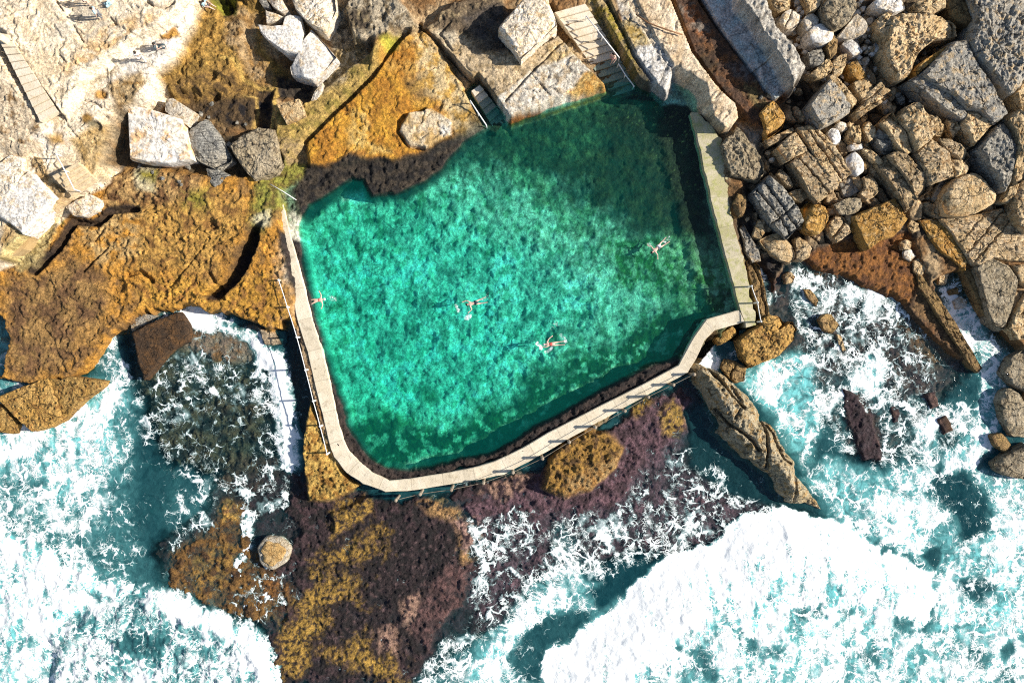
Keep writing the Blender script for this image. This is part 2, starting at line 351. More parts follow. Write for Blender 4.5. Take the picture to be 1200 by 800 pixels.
# green slippery corner between shelf and pool
paint([(302, 200), (330, 185), (370, 195), (352, 225), (345, 250), (318, 250), (310, 280), (295, 262)], (.24, .23, .04), (.14, .10, .025), .9, .1, .3, soft=.6, warp=.5)
paint([(296, 256), (315, 248), (316, 265), (303, 270)], (.52, .47, .30), None, soft=.3)
paint([(332, 224), (350, 215), (352, 300), (342, 290)], (.12, .20, .12), (.05, .07, .04), .6, 0, .3, soft=.3)
# terraces top left
TER = [(-900, -300), (260, -80), (250, 0), (232, 30), (215, 67), (189, 90), (184, 102), (162, 128), (151, 132), (129, 182), (112, 208), (80, 226), (42, 264), (0, 304), (-900, 620)]
paint(TER, CREAM, PALE, 2.5, 0, .3, soft=.15, warp=.1, rough=.025, zp=4.1)
paint([(-100, -80), (150, -60), (100, 60), (55, 60), (0, 20), (-100, 0)], (.66, .51, .33), (.68, .58, .44), 2.5, 0, .3, rough=.02, zp=5.1)
paint([(60, 5), (130, 0), (125, 40), (90, 60), (60, 40)], (.46, .40, .31), PALE, 1.6, .1, .3, soft=.6, rough=.02, zp=5.1)
paint([(120, 35), (205, 5), (180, 35), (140, 58), (80, 92), (70, 80), (100, 55)], (.60, .40, .20), CREAM, .9, .1, .3, soft=.4, rough=.07, zp=5.0)
paint([(190, 30), (235, 5), (228, 33), (213, 66), (186, 90), (140, 92), (110, 100), (135, 72)], (.60, .55, .48), (.52, .44, .34), 1.6, .2, .3, soft=.3, rough=.015, zp=4.3)
paint([(171, 40), (185, 30), (205, 30), (209, 40), (195, 46), (180, 42)], (.40, .22, .05), (.30, .15, .035), .8, 0, .3, soft=.15, warp=.1)
paint([(90, 85), (135, 75), (140, 85), (100, 102), (72, 120)], (.34, .27, .18), CREAM, .9, .15, .3, soft=.4, zp=4.3)
paint([(125, 98), (165, 85), (170, 100), (150, 128), (135, 125)], (.56, .40, .21), (.34, .2, .07), .5, .2, .2, soft=.3, rough=.2)
paint([(34, 145), (62, 140), (82, 160), (70, 182), (45, 175), (35, 160)], (.60, .53, .44), (.42, .32, .2), 1.2, .2, .3, soft=.4)
paint([(57, 160), (72, 155), (76, 172), (62, 172)], (.32, .19, .06), None, soft=.5)
for p, c in (((121, 111, 6), (.35, .18, .04)), ((102, 140, 7), (.20, .11, .025)), ((113, 149, 7), (.10, .085, .05)), ((116, 112, 5), (.4, .22, .06))):
    a, b, r = p
    paint([(a - r, b - r * .6), (a, b - r), (a + r, b - r * .5), (a + r, b + r * .6), (a, b + r), (a - r, b + r * .6)], c, None, soft=.2, warp=.15)
paint([(0, 75), (12, 100), (48, 145), (35, 160), (40, 180), (0, 180)], (.58, .47, .33), (.26, .16, .07), .8, .25, .2, soft=.3, rough=.12)
paint([(85, 165), (128, 145), (112, 205), (100, 200)], (.52, .37, .18), (.42, .27, .1), .7, .1, .3, soft=.3, rough=.12)
paint([(20, 225), (50, 195), (80, 222), (42, 262), (0, 302), (0, 270)], (.42, .29, .14), (.26, .16, .06), .9, .1, .3, soft=.3)
paint([(12, 305), (45, 270), (68, 255), (68, 272), (42, 312), (25, 320)], (.42, .33, .15), (.30, .22, .08), .9, .1, .3, soft=.3)
pline([(248, 2), (231, 30), (214, 67), (188, 90), (182, 102), (163, 126), (151, 131)], (.72, .64, .52), .28, .8, .06)  # outer rim: sunlit edge put into the colour as a paler stone strip
pline([(216, 2), (187, 29), (161, 41), (135, 60), (112, 76), (95, 87), (80, 100)], (.72, .62, .47), .32, .85, .08)  # upper ledge face: sunlight painted in as a bright cream strip
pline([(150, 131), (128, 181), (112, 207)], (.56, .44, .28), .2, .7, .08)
# brown gully
paint([(250, 0), (233, 30), (215, 67), (190, 92), (200, 118), (262, 110), (330, 110), (345, 90), (310, 60), (302, 25), (320, -10)], (.25, .15, .035), (.50, .29, .07), .7, .05, .2, soft=.3, rough=.15)
paint([(272, 10), (300, 20), (300, 60), (312, 80), (310, 102), (285, 80), (275, 60), (265, 50)], (.48, .33, .17), (.32, .18, .06), .8, .1, .3, soft=.4, rough=.2)
paint([(200, 100), (262, 82), (278, 85), (320, 104), (300, 150), (255, 148), (215, 120)], (.34, .20, .055), (.12, .07, .025), .7, .1, .2, soft=.5, rough=.18)
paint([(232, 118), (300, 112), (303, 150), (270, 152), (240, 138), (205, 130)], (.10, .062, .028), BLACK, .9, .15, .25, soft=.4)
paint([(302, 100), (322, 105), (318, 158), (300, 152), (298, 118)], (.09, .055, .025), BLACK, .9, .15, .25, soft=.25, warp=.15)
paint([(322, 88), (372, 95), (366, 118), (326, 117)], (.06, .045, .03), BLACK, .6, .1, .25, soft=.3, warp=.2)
pline([(262, 68), (276, 70), (285, 92), (302, 103), (322, 104), (325, 112), (319, 150)], (.50, .33, .09), .16, .9)
pline([(286, 112), (300, 115), (303, 130), (300, 150)], (.46, .3, .09), .12, .9)
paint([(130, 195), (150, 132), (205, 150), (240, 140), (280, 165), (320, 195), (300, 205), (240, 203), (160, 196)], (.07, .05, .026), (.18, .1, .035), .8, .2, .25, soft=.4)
paint([(250, 2), (262, -4), (283, 2), (280, 22), (268, 28), (256, 16)], (.28, .27, .03), BLACK, .8, .1, .3, soft=.25)
# middle shelves
paint([(322, 125), (362, 116), (470, 30), (492, 28), (445, 85), (358, 168), (332, 192), (322, 160)], (.40, .27, .08), (.24, .18, .04), .9, .1, .3, soft=.25)
paint([(385, 20), (400, 0), (440, -30), (489, 20), (487, 36), (466, 42), (436, 42), (415, 45), (385, 60)], (.50, .42, .30), (.18, .13, .07), .8, .2, .25, soft=.3, rough=.24)
paint([(395, 12), (430, 12), (432, 35), (405, 32)], (.10, .075, .05), (.35, .27, .15), .5, .2, .2, soft=.3, rough=.25)
paint([(390, 60), (420, 45), (435, 60), (400, 105), (372, 118), (385, 80)], (.28, .2, .09), (.5, .4, .25), .7, .15, .25, soft=.3)
paint([(322, 160), (340, 165), (365, 170), (358, 192), (330, 195)], (.30, .21, .10), (.40, .28, .1), .8, .1, .3, soft=.25)
ORS = [(357, 167), (444, 82), (450, 50), (500, 36), (545, 105), (566, 147), (520, 174), (462, 190), (420, 192), (385, 197), (360, 196)]
paint(ORS, (.47, .24, .028), (.36, .16, .02), 1.6, 0, .3, soft=.25, warp=.15, rough=.07)
paint([(445, 50), (500, 40), (520, 80), (500, 110), (470, 90), (448, 75)], (.34, .15, .02), (.46, .26, .06), 1.2, .05, .3, soft=.8, warp=.8)
paint([(478, 90), (520, 80), (530, 100), (500, 120), (485, 115)], (.20, .12, .04), (.42, .25, .06), .9, .1, .3, soft=.6, warp=.6)
paint([(490, 36), (505, 45), (552, 115), (566, 148), (535, 165), (525, 130), (500, 112)], (.56, .42, .22), (.44, .26, .06), .9, .1, .3, soft=.5, warp=.5)
paint([(412, 130), (432, 125), (430, 170), (455, 180), (420, 185), (410, 170)], (.56, .38, .12), (.48, .26, .04), .8, .05, .3, soft=.5, warp=.5)
paint([(448, 48), (470, 44), (466, 56), (450, 60)], (.34, .32, .04), None, soft=.35)
paint([(467, 152), (480, 130), (505, 127), (529, 140), (528, 158), (500, 174), (478, 170)], (.56, .45, .30), (.46, .30, .12), 1.0, .1, .3, soft=.12, warp=.06)
paint([(515, 138), (528, 140), (528, 158), (515, 160)], WHITE, (.5, .42, .3), .6, .1, .3, soft=.2, warp=.15)
pline([(385, 197), (402, 192), (415, 182), (425, 180)], (.30, .13, .02), .25, .9)
# dark band where the shelf dips in the pool
paint([(345, 225), (362, 198), (390, 197), (412, 182), (430, 190), (462, 190), (500, 178), (545, 158), (566, 149), (575, 152), (540, 180), (510, 205), (475, 228), (455, 232), (438, 235), (420, 215), (400, 222), (370, 240), (352, 262)],
      (.075, .055, .035), (.022, .018, .016), .8, .0, .25, soft=.25, warp=.25, rough=.2)
paint([(352, 222), (385, 205), (405, 200), (400, 215), (365, 232)], (.10, .10, .05), BLACK, .6, .1, .25, soft=.3)
SL = [(506, 36), (560, 28), (600, 40), (640, 30), (668, 50), (716, 103), (700, 108), (640, 127), (592, 144), (576, 120)]
paint(SL, (.52, .40, .25), (.34, .24, .12), 1.1, .15, .25, soft=.15, warp=.08, rough=.09)
paint([(510, 38), (535, 25), (532, 48), (528, 60)], (.54, .46, .33), None, soft=.3)
paint([(578, 118), (622, 88), (648, 112), (640, 127), (592, 144)], (.66, .60, .50), (.50, .40, .28), .7, .2, .2, soft=.2, warp=.12)
paint([(622, 84), (672, 65), (690, 80), (664, 112), (646, 120)], (.64, .59, .50), (.44, .36, .26), .7, .2, .2, soft=.3, warp=.3)
paint([(664, 112), (690, 82), (706, 88), (716, 104), (700, 108)], (.56, .36, .12), (.40, .2, .04), .6, .1, .25, soft=.2)
paint([(640, 55), (672, 40), (680, 60), (640, 78)], (.46, .33, .16), (.6, .48, .32), .6, .1, .25, soft=.3)
pline([(592, 144), (640, 127), (700, 110), (716, 106)], (.26, .09, .015), .2, .95)
paint([(495, 32), (530, 0), (590, -10), (598, 50), (560, 66), (545, 40), (520, 40)], (.14, .10, .06), (.36, .27, .15), 1.0, .25, .25, soft=.4)
paint([(540, 18), (580, 0), (602, 10), (588, 40), (610, 66), (575, 64), (548, 40)], (.11, .085, .06), (.06, .05, .045), 1.0, .1, .25, soft=.35)  # dark wet gully, with the big boulder's cast shade painted in
# slabs right of the stairs
paint([(687, 18), (690, -10), (712, 0), (744, 66), (771, 102), (766, 106), (727, 68)], (.42, .31, .16), (.30, .22, .05), .9, .05, .25, soft=.12, warp=.05)
paint([(700, 10), (714, 5), (738, 55), (728, 50)], (.30, .23, .03), (.42, .3, .12), .7, .1, .25, soft=.3)
paint([(712, -30), (735, -20), (768, 45), (813, 113), (800, 103), (783, 112), (770, 100), (744, 66)], (.56, .50, .42), (.40, .32, .22), .8, .2, .25, soft=.12, warp=.06, rough=.12)
paint([(742, 60), (770, 50), (812, 112), (783, 112), (765, 96)], (.70, .67, .62), (.5, .46, .4), .7, .22, .2, soft=.2, rough=.14)
paint([(724, 25), (740, 20), (760, 52), (742, 60)], (.42, .28, .08), (.5, .4, .22), .7, .1, .25, soft=.25)
paint([(730, -40), (787, -10), (812, 62), (848, 108), (864, 122), (867, 138), (858, 150), (850, 148), (813, 112), (765, 45), (735, 0)], (.66, .53, .37), (.56, .41, .25), 1.4, .15, .3, soft=.1, warp=.04, rough=.025, zp=2.75)
paint([(772, 40), (790, 60), (800, 75), (788, 75), (772, 55)], (.58, .36, .17), None, soft=.6)
paint([(806, 60), (815, 66), (838, 98), (828, 96)], (.42, .37, .30), None, soft=.25)
paint([(735, 0), (765, 45), (813, 112), (808, 112), (760, 47), (728, 0)], (.66, .56, .42), None, soft=.1, warp=.03)
paint([(780, -40), (819, -10), (852, 46), (883, 85), (907, 119), (925, 150), (905, 166), (865, 126), (848, 108), (812, 62)], (.10, .055, .034), (.20, .09, .035), .9, .15, .25, soft=.12, warp=.06, rough=.16)
paint([(795, 10), (815, 8), (835, 45), (815, 40)], (.24, .20, .16), (.22, .08, .025), .7, 0, .25, soft=.5)
paint([(855, 75), (875, 70), (885, 95), (868, 92)], (.16, .14, .13), (.09, .05, .035), .6, 0, .3, soft=.4)
paint([(865, 100), (885, 95), (906, 128), (890, 130)], (.24, .17, .07), DKBROWN, .6, .1, .25, soft=.3)
for k, p in enumerate(([(819, -10), (864, -20), (881, 24), (879, 33), (853, 44)], [(853, 44), (880, 33), (904, 67), (882, 84)], [(883, 84), (904, 69), (927, 103), (907, 118)])):
    paint(p, (.52, .46, .42), (.40, .46, .455), 1.4, (.15, 0, -.1)[k], .35, soft=.07, warp=.02, rough=.02)
paint([(865, -40), (894, -30), (912, 26), (929, 48), (951, 82), (950, 95), (934, 107), (907, 55), (885, 20), (868, 0)], (.62, .57, .49), (.36, .32, .27), .5, .28, .18, soft=.15, warp=.08, rough=.24, zp=4.1)
paint([(862, 148), (905, 165), (918, 190), (905, 208), (884, 226), (870, 160)], (.26, .23, .19), (.34, .28, .2), 1.2, .1, .3, soft=.3, rough=.05)
# boulder bed and wet shelves on the right
paint([(880, 190), (925, 100), (955, 90), (1000, 10), (1260, -40), (1300, 300), (1180, 260), (1100, 270), (1020, 300), (940, 300), (890, 335), (862, 262)], (.06, .045, .032), (.13, .10, .065), .7, .15, .25, soft=.4, rough=.15, zp=1.2)  # base darkened so the gaps between boulders look more deeply shaded
paint([(945, 30), (1010, 20), (1025, 60), (1010, 80), (950, 80)], (.30, .26, .20), (.08, .07, .055), .5, .1, .2, soft=.4, rough=.3)
paint([(928, 300), (1000, 278), (1062, 270), (1086, 320), (1082, 347), (1062, 357), (1040, 347), (1000, 328), (960, 318)], (.27, .11, .025), (.15, .06, .02), .9, .1, .3, soft=.35, rough=.14)
paint([(1060, 360), (1080, 326), (1090, 342), (1114, 372), (1152, 432), (1121, 420), (1104, 405), (1084, 387)], (.24, .14, .06), (.12, .07, .035), .8, .1, .25, soft=.25)
paint([(1052, 372), (1085, 380), (1105, 404), (1122, 420), (1100, 430), (1070, 410)], (.22, .10, .035), (.12, .07, .04), .7, .1, .25, soft=.5)
paint([(862, 262), (880, 260), (905, 300), (902, 380), (885, 390)], (.045, .035, .03), BLACK, .7, .1, .25, soft=.4)
# floor of the pool
FL = [(592, 136), (640, 120), (720, 104), (810, 100), (832, 200), (874, 362), (832, 376), (797, 421), (640, 505), (520, 548), (450, 556), (415, 540), (384, 450), (345, 300), (345, 255), (385, 222), (440, 225), (500, 205), (560, 155)]
paint(FL, (.56, .55, .43), (.17, .25, .15), .9, .16, .24, soft=.4, warp=.2, rough=.08, zp=-.6)
paint([(352, 310), (500, 260), (640, 300), (700, 340), (600, 460), (470, 480), (400, 460)], (.72, .70, .60), (.30, .40, .30), .9, .16, .28, soft=2.5, warp=1.6, zp=-.6)
paint([(350, 270), (365, 290), (378, 360), (372, 372), (356, 330)], (.74, .72, .60), None, soft=.5, warp=.6, zp=-.6)
paint([(405, 220), (425, 212), (436, 232), (410, 236)], (.66, .64, .52), None, soft=.4, warp=.5, zp=-.6)
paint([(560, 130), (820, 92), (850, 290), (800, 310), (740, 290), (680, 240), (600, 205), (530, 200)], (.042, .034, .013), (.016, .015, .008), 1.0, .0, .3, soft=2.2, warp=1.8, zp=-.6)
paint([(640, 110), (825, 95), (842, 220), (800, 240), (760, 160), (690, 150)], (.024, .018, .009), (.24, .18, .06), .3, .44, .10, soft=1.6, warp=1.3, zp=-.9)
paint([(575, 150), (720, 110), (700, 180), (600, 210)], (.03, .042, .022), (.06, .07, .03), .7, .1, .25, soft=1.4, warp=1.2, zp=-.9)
paint([(440, 480), (540, 505), (640, 440), (790, 380), (840, 360), (800, 425), (640, 505), (520, 548), (430, 540)], (.14, .22, .10), (.44, .44, .32), .8, .15, .25, soft=1.3, warp=1.5, seed=3, zp=-.6)
paint([(780, 280), (850, 300), (868, 360), (800, 380), (760, 330)], (.14, .23, .09), (.26, .28, .18), .9, .1, .3, soft=1.4, warp=1.4, zp=-.6)
for (a, b, r) in [(503, 466, 8), (472, 495, 9), (428, 286, 6), (437, 222, 5), (490, 240, 8), (394, 356, 7), (397, 400, 6), (740, 322, 13), (790, 310, 9), (655, 395, 9), (365, 250, 9), (452, 285, 5), (566, 300, 6), (690, 250, 8)]:
    paint([(a - r * 1.3, b - r * .4), (a - r * .3, b - r), (a + r * 1.2, b - r * .5), (a + r * .7, b + r * .6), (a, b + r * .8), (a - r * .8, b + r * .9)], (.05, .12, .03), (.22, .28, .14), .4, .05, .25, soft=.5, warp=1.1, op=.85, zp=-.5)
paint([(410, 490), (470, 505), (520, 500), (560, 480), (600, 465), (640, 440), (690, 415), (760, 375), (830, 350), (860, 362), (800, 425), (640, 505), (520, 548), (430, 545), (400, 510)], (.022, .055, .016), (.34, .37, .25), 1.1, .20, .10, soft=.9, warp=1.6, seed=5, zp=-.4)
paint([(700, 290), (740, 280), (800, 300), (850, 330), (850, 350), (780, 345), (720, 330)], (.05, .11, .03), (.26, .30, .18), .8, .0, .12, soft=.8, warp=1.6, seed=6, zp=-.4)
paint([(600, 190), (660, 230), (700, 270), (690, 280), (640, 245), (590, 205)], (.10, .14, .07), (.25, .28, .17), .7, .0, .2, soft=.6, warp=1.2, seed=6, zp=-.4)
# weedy rock band along the inside of the walkway
paint([(330, 270), (354, 285), (371, 372), (393, 446), (413, 504), (429, 531), (452, 547), (480, 552), (520, 542), (570, 528), (645, 488), (720, 446), (793, 417), (806, 428), (640, 514), (560, 547), (455, 568), (410, 548), (393, 515), (358, 395)],
      (.055, .038, .032), (.02, .016, .016), .7, .1, .25, soft=.2, warp=.22, rough=.22, zp=.6)
paint([(345, 228), (362, 198), (390, 200), (412, 186), (430, 192), (462, 190), (500, 180), (545, 160), (578, 152), (554, 168), (532, 190), (508, 212), (475, 230), (455, 232), (438, 234), (422, 216), (404, 222), (376, 240), (355, 262)],
      (.065, .05, .035), (.02, .017, .016), .7, .0, .25, soft=.3, warp=.25, rough=.2, zp=.7)

# the dry slabs above the water keep their own stone colour right to the edge
paint([(735, 0), (787, -10), (812, 62), (848, 108), (864, 122), (867, 138), (858, 150), (849, 149), (813, 112), (765, 45)], (.66, .53, .37), (.56, .41, .25), 1.4, .15, .3, soft=.12, warp=.05, rough=.03, zp=2.75)
paint([(742, 60), (770, 50), (812, 112), (783, 112), (765, 96)], (.70, .67, .62), (.5, .46, .4), .7, .22, .2, soft=.2, warp=.15, rough=.12, zp=2.5)
paint([(576, 120), (622, 84), (672, 65), (706, 88), (716, 104), (700, 108), (640, 127), (592, 144)], (.64, .58, .48), (.46, .36, .24), .7, .15, .2, soft=.15, warp=.1, rough=.09, zp=2.3)
paint([(664, 112), (690, 82), (706, 88), (716, 104), (700, 108)], (.56, .36, .12), (.40, .2, .04), .6, .1, .25, soft=.2, zp=2.3)
paint([(592, 145), (640, 128), (700, 110), (716, 105), (715, 101), (700, 105), (640, 123), (590, 140)], (.28, .11, .02), (.16, .07, .02), .5, 0, .2, soft=.12, warp=.1, zp=2.2)
# fine relief
_w = [W(x, y, .7) for x, y in POOL]; _s = window(_w, 2); POOLSD0 = np.full(GX.shape, -50.0); POOLSD0[_s] = poly_sdf(GX[_s], GY[_s], _w)
z1 = fbm(GX / .9, GY / .9, 4, 71, .6); z2 = ridged(GX / 1.4, GY / 1.4, 3, 81)
w1, w2, wc = worley(GX / .42 + .3 * WFX, GY / .42 + .3 * WFY, 91)
sv = 3.2 * fbm(GX / 4.5 + .25 * WX, GY / 4.5 + .25 * WY, 5, 66, .55) + .25 * GX * .3
fl = np.floor(sv); fr_ = sv - fl
bed = np.exp(-np.maximum(0, np.maximum(np.abs(GX) - 45, np.abs(GY) - 30.5)) / 6.0) * sstep(.2, .6, Z) * (1 - sstep(.12, .2, ROUGH)) * (1 - sstep(-1.0, 0, POOLSD0))
Z += bed * .13 * (fl + sstep(.44, .56, fr_) - sv)
lev = _h01(np.floor(sv + .5), np.zeros_like(sv), 3)
C *= (1 + bed * .30 * (lev - .5))[..., None]
C *= (1 - bed * .35 * np.exp(-((fr_ - .5) / .07) ** 2))[..., None]
z3 = fbm(GX / .34, GY / .34, 3, 73, .7)
FADE = np.exp(-np.maximum(0, np.maximum(np.abs(GX) - 45, np.abs(GY) - 30.5)) / 2.0)
Z += FADE * ROUGH * (z1 * .9 + (z2 - .5) * .6 + z3 * .55)
hm = sstep(-.25, .35, N(2.5, 9))
Z += FADE * HONEY * hm * (1.2 * sstep(.0, .42, w1) - .9) * -1 * .9
rk1, rk2, rkc = worley(GX / .55 + .2 * WFX, GY / .55 + .2 * WFY, 95)      # cobbles of the pool floor
pf = np.zeros(GX.shape); _w = [W(x, y, -.5) for x, y in POOL]; _s = window(_w, 1)
POOLSD = np.full(GX.shape, -50.0); POOLSD[_s] = poly_sdf(GX[_s], GY[_s], _w)
pf = sstep(-.2, .6, POOLSD)
C *= (1 + pf * (.70 * (rkc - .42) + .35 * fbm(GX / .3, GY / .3, 3, 44) + .25 * fbm(GX / 1.6, GY / 1.6, 3, 45)))[..., None]
C *= (1 + pf * np.clip(.55 * fbm(GX / 4.0 + .3 * WX, GY / 4.0, 4, 46), -.5, .45))[..., None]
C = np.clip(C, .004, .8)
Z += pf * .10 * (.5 - rk1)
# jointed bedrock blocks under the boulder bed, along the strike of the rock
_w = [W(x, y, 1.2) for x, y in [(925, 110), (1000, 20), (1260, -40), (1300, 300), (1180, 262), (1100, 262), (1030, 250), (960, 285), (895, 300), (880, 220)]]
bm_ = sstep(-.4, .6, poly_sdf(GX, GY, _w))
ju = GX * .62 - GY * .78 + .5 * WX; jv = GX * .78 + GY * .62 + .4 * WY
j1, j2, jc = worley(ju / 1.7, jv / .85, 97)
jg = sstep(.03, .13, j2 - j1)
Z += bm_ * FADE * (.75 * jc * jg - .25 * (1 - jg) - .15 + .12 * jg * fbm(GX / .7, GY / .7, 4, 98, .65))
jt = (np.array(TAN)[None, None, :] * (.75 + .7 * jc)[..., None] * (.75 + .5 * sstep(-.3, .3, N(1.0, 14)))[..., None])
bm_ = bm_ * FADE
jm = (bm_ * jg * .8 * sstep(.25, .5, jc))[..., None]
C[:] = C * (1 - jm) + jt * jm
# colour grain of the stone itself
gr = fbm(GX / .5, GY / .5, 5, 61, .75)
C *= np.clip(1 + .42 * FADE * gr * (1 - .5 * pf), .3, 1.8)[..., None]
C *= np.clip(1 + .16 * N(4.0, 5), .5, 1.5)[..., None] if False else 1.0
pt_ = sstep(-.12, -.5, N(.4, 12)) * sstep(.03, .12, ROUGH) * (1 - pf) * FADE
C *= (1 - .42 * pt_)[..., None]
C = np.clip(C, .004, .85)

# ------------------------------------------------------------------ mesh helpers
def grid_mesh(name, X, Y, Zz, keep=None, attrs=None):
    ny, nx = X.shape
    idx = np.arange(nx * ny).reshape(ny, nx)
    q = np.stack([idx[:-1, :-1], idx[:-1, 1:], idx[1:, 1:], idx[1:, :-1]], -1).reshape(-1, 4)
    if keep is not None:
        q = q[keep.reshape(-1)]
        used = np.unique(q); remap = np.full(nx * ny, -1); remap[used] = np.arange(len(used))
        q = remap[q]
    else:
        used = np.arange(nx * ny)
    me = bpy.data.meshes.new(name)
    me.vertices.add(len(used)); me.loops.add(q.size); me.polygons.add(len(q))
    co = np.stack([X, Y, Zz], -1).reshape(-1, 3)[used]
    me.vertices.foreach_set('co', co.astype(np.float32).ravel())
    me.loops.foreach_set('vertex_index', q.astype(np.int32).ravel())
    me.polygons.foreach_set('loop_start', np.arange(0, q.size, 4, dtype=np.int32))
    me.polygons.foreach_set('use_smooth', np.ones(len(q), bool))
    me.update(calc_edges=True)
    for k, a in (attrs or {}).items():
        a = a.reshape(nx * ny, -1)[used]
        full = np.ones((len(used), 4), np.float32); full[:, :a.shape[1]] = a
        at = me.attributes.new(k, 'FLOAT_COLOR', 'POINT'); at.data.foreach_set('color', full.ravel())
    me.validate()
    o = bpy.data.objects.new(name, me); COL.objects.link(o)
    return o

def tag(o, label=None, cat=None, group=None, kind=None):
    if label: o['label'] = label
    if cat: o['category'] = cat
    if group: o['group'] = group
    if kind: o['kind'] = kind
    return o

# ------------------------------------------------------------------ materials
class NT:
    def __init__(self, name):
        self.m = bpy.data.materials.new(name); self.m.use_nodes = True
        self.t = self.m.node_tree; self.t.nodes.clear()
        self.out = self.n('ShaderNodeOutputMaterial')
    def n(self, kind, **kw):
        nd = self.t.nodes.new(kind)
        for k, v in kw.items():
            if k.startswith('i_'):
                key = k[2:]; key = int(key) if key.isdigit() else key.replace('_', ' ')
                self.set(nd.inputs[key], v)
            else:
                setattr(nd, k, v)
        return nd
    def set(self, sock, v):
        if isinstance(v, bpy.types.NodeSocket): self.t.links.new(v, sock)
        elif isinstance(v, tuple) and len(v) == 3 and sock.type == 'RGBA': sock.default_value = v + (1,)
        else: sock.default_value = v
    def math(self, op, a, b=0.0, c=0.0, clamp=False):
        nd = self.n('ShaderNodeMath', operation=op, use_clamp=clamp)
        self.set(nd.inputs[0], a); self.set(nd.inputs[1], b); self.set(nd.inputs[2], c)
        return nd.outputs[0]
    def ss(self, v, a, b, lo=0.0, hi=1.0):
        nd = self.n('ShaderNodeMapRange', interpolation_type='SMOOTHSTEP')
        for i, x in enumerate((v, a, b, lo, hi)): self.set(nd.inputs[i], x)
        return nd.outputs[0]
    def mix(self, f, a, b, mode='MIX'):
        nd = self.n('ShaderNodeMix', data_type='RGBA', blend_type=mode)
        self.set(nd.inputs[0], f); self.set(nd.inputs[6], a); self.set(nd.inputs[7], b)
        return nd.outputs[2]
    def noise(self, vec, scale, detail=4, rough=.6, dist=0.0):
        nd = self.n('ShaderNodeTexNoise', i_Scale=scale, i_Detail=detail, i_Roughness=rough, i_Distortion=dist)
        self.set(nd.inputs['Vector'], vec)
        return nd
    def voro(self, vec, scale, feature='F1', rnd=1.0):
        nd = self.n('ShaderNodeTexVoronoi', feature=feature, i_Scale=scale, i_Randomness=rnd)
        self.set(nd.inputs['Vector'], vec)
        return nd
    def bump(self, h, strength, dist):
        return self.n('ShaderNodeBump', i_Height=h, i_Strength=strength, i_Distance=dist).outputs[0]
    def mixsh(self, f, a, b):
        nd = self.n('ShaderNodeMixShader'); self.set(nd.inputs[0], f); self.set(nd.inputs[1], a); self.set(nd.inputs[2], b)
        return nd.outputs[0]
    def done(self, sh):
        self.set(self.out.inputs[0], sh); return self.m

def bsdf(t, col, rough=.85, normal=None, spec=.3):
    nd = t.n('ShaderNodeBsdfPrincipled', i_Roughness=rough); t.set(nd.inputs['Base Color'], col)
    nd.inputs['Specular IOR Level'].default_value = spec
    if normal is not None: t.set(nd.inputs['Normal'], normal)
    return nd.outputs[0]

def ground_material():
    t = NT('ground_rock')
    pos = t.n('ShaderNodeNewGeometry').outputs['Position']
    base = t.n('ShaderNodeAttribute', attribute_name='base').outputs['Color']
    n1 = t.noise(pos, 6.5, 6, .8).outputs[0]; n2 = t.noise(pos, 1.6, 4, .65).outputs[0]
    f = t.ss(n1, .32, .68, .48, 1.48); f2 = t.ss(n2, .3, .7, .85, 1.15)
    col = t.mix(1.0, base, t.n('ShaderNodeCombineColor', i_Red=f, i_Green=f, i_Blue=f).outputs[0], 'MULTIPLY')
    col = t.mix(1.0, col, t.n('ShaderNodeCombineColor', i_Red=f2, i_Green=f2, i_Blue=f2).outputs[0], 'MULTIPLY')
    v = t.voro(pos, 3.4).outputs['Distance']
    rg0 = t.n('ShaderNodeAttribute', attribute_name='grit').outputs['Fac']
    sp = t.ss(t.noise(pos, 3.6, 4, .7).outputs[0], .57, .68, 0.0, .75)
    col = t.mix(t.math('MULTIPLY', sp, t.ss(rg0, .4, 1.1)), col, t.mix(1.0, col, (.30, .24, .20), 'MULTIPLY'))
    wq = t.n('ShaderNodeVectorMath', operation='SCALE', i_Scale=1.1); t.set(wq.inputs[0], t.noise(pos, .9, 4, .6).outputs['Color'])
    ce = t.voro(t.n('ShaderNodeVectorMath', operation='ADD', i_0=pos, i_1=wq.outputs[0]).outputs[0], .42, 'DISTANCE_TO_EDGE').outputs['Distance']
    ln = t.math('MULTIPLY', t.ss(ce, .004, .022, 1.0, 0.0), t.ss(t.noise(pos, .5, 2, .5).outputs[0], .47, .58))
    col = t.mix(t.math('MULTIPLY', ln, .6), col, t.mix(1.0, col, (.25, .2, .16), 'MULTIPLY'))
    h = t.math('ADD', n1, t.math('MULTIPLY', v, .4))
    rg = t.n('ShaderNodeAttribute', attribute_name='grit').outputs['Fac']
    return t.done(bsdf(t, col, .8, t.bump(t.math('MULTIPLY', h, rg), 1.0, .2), .3))

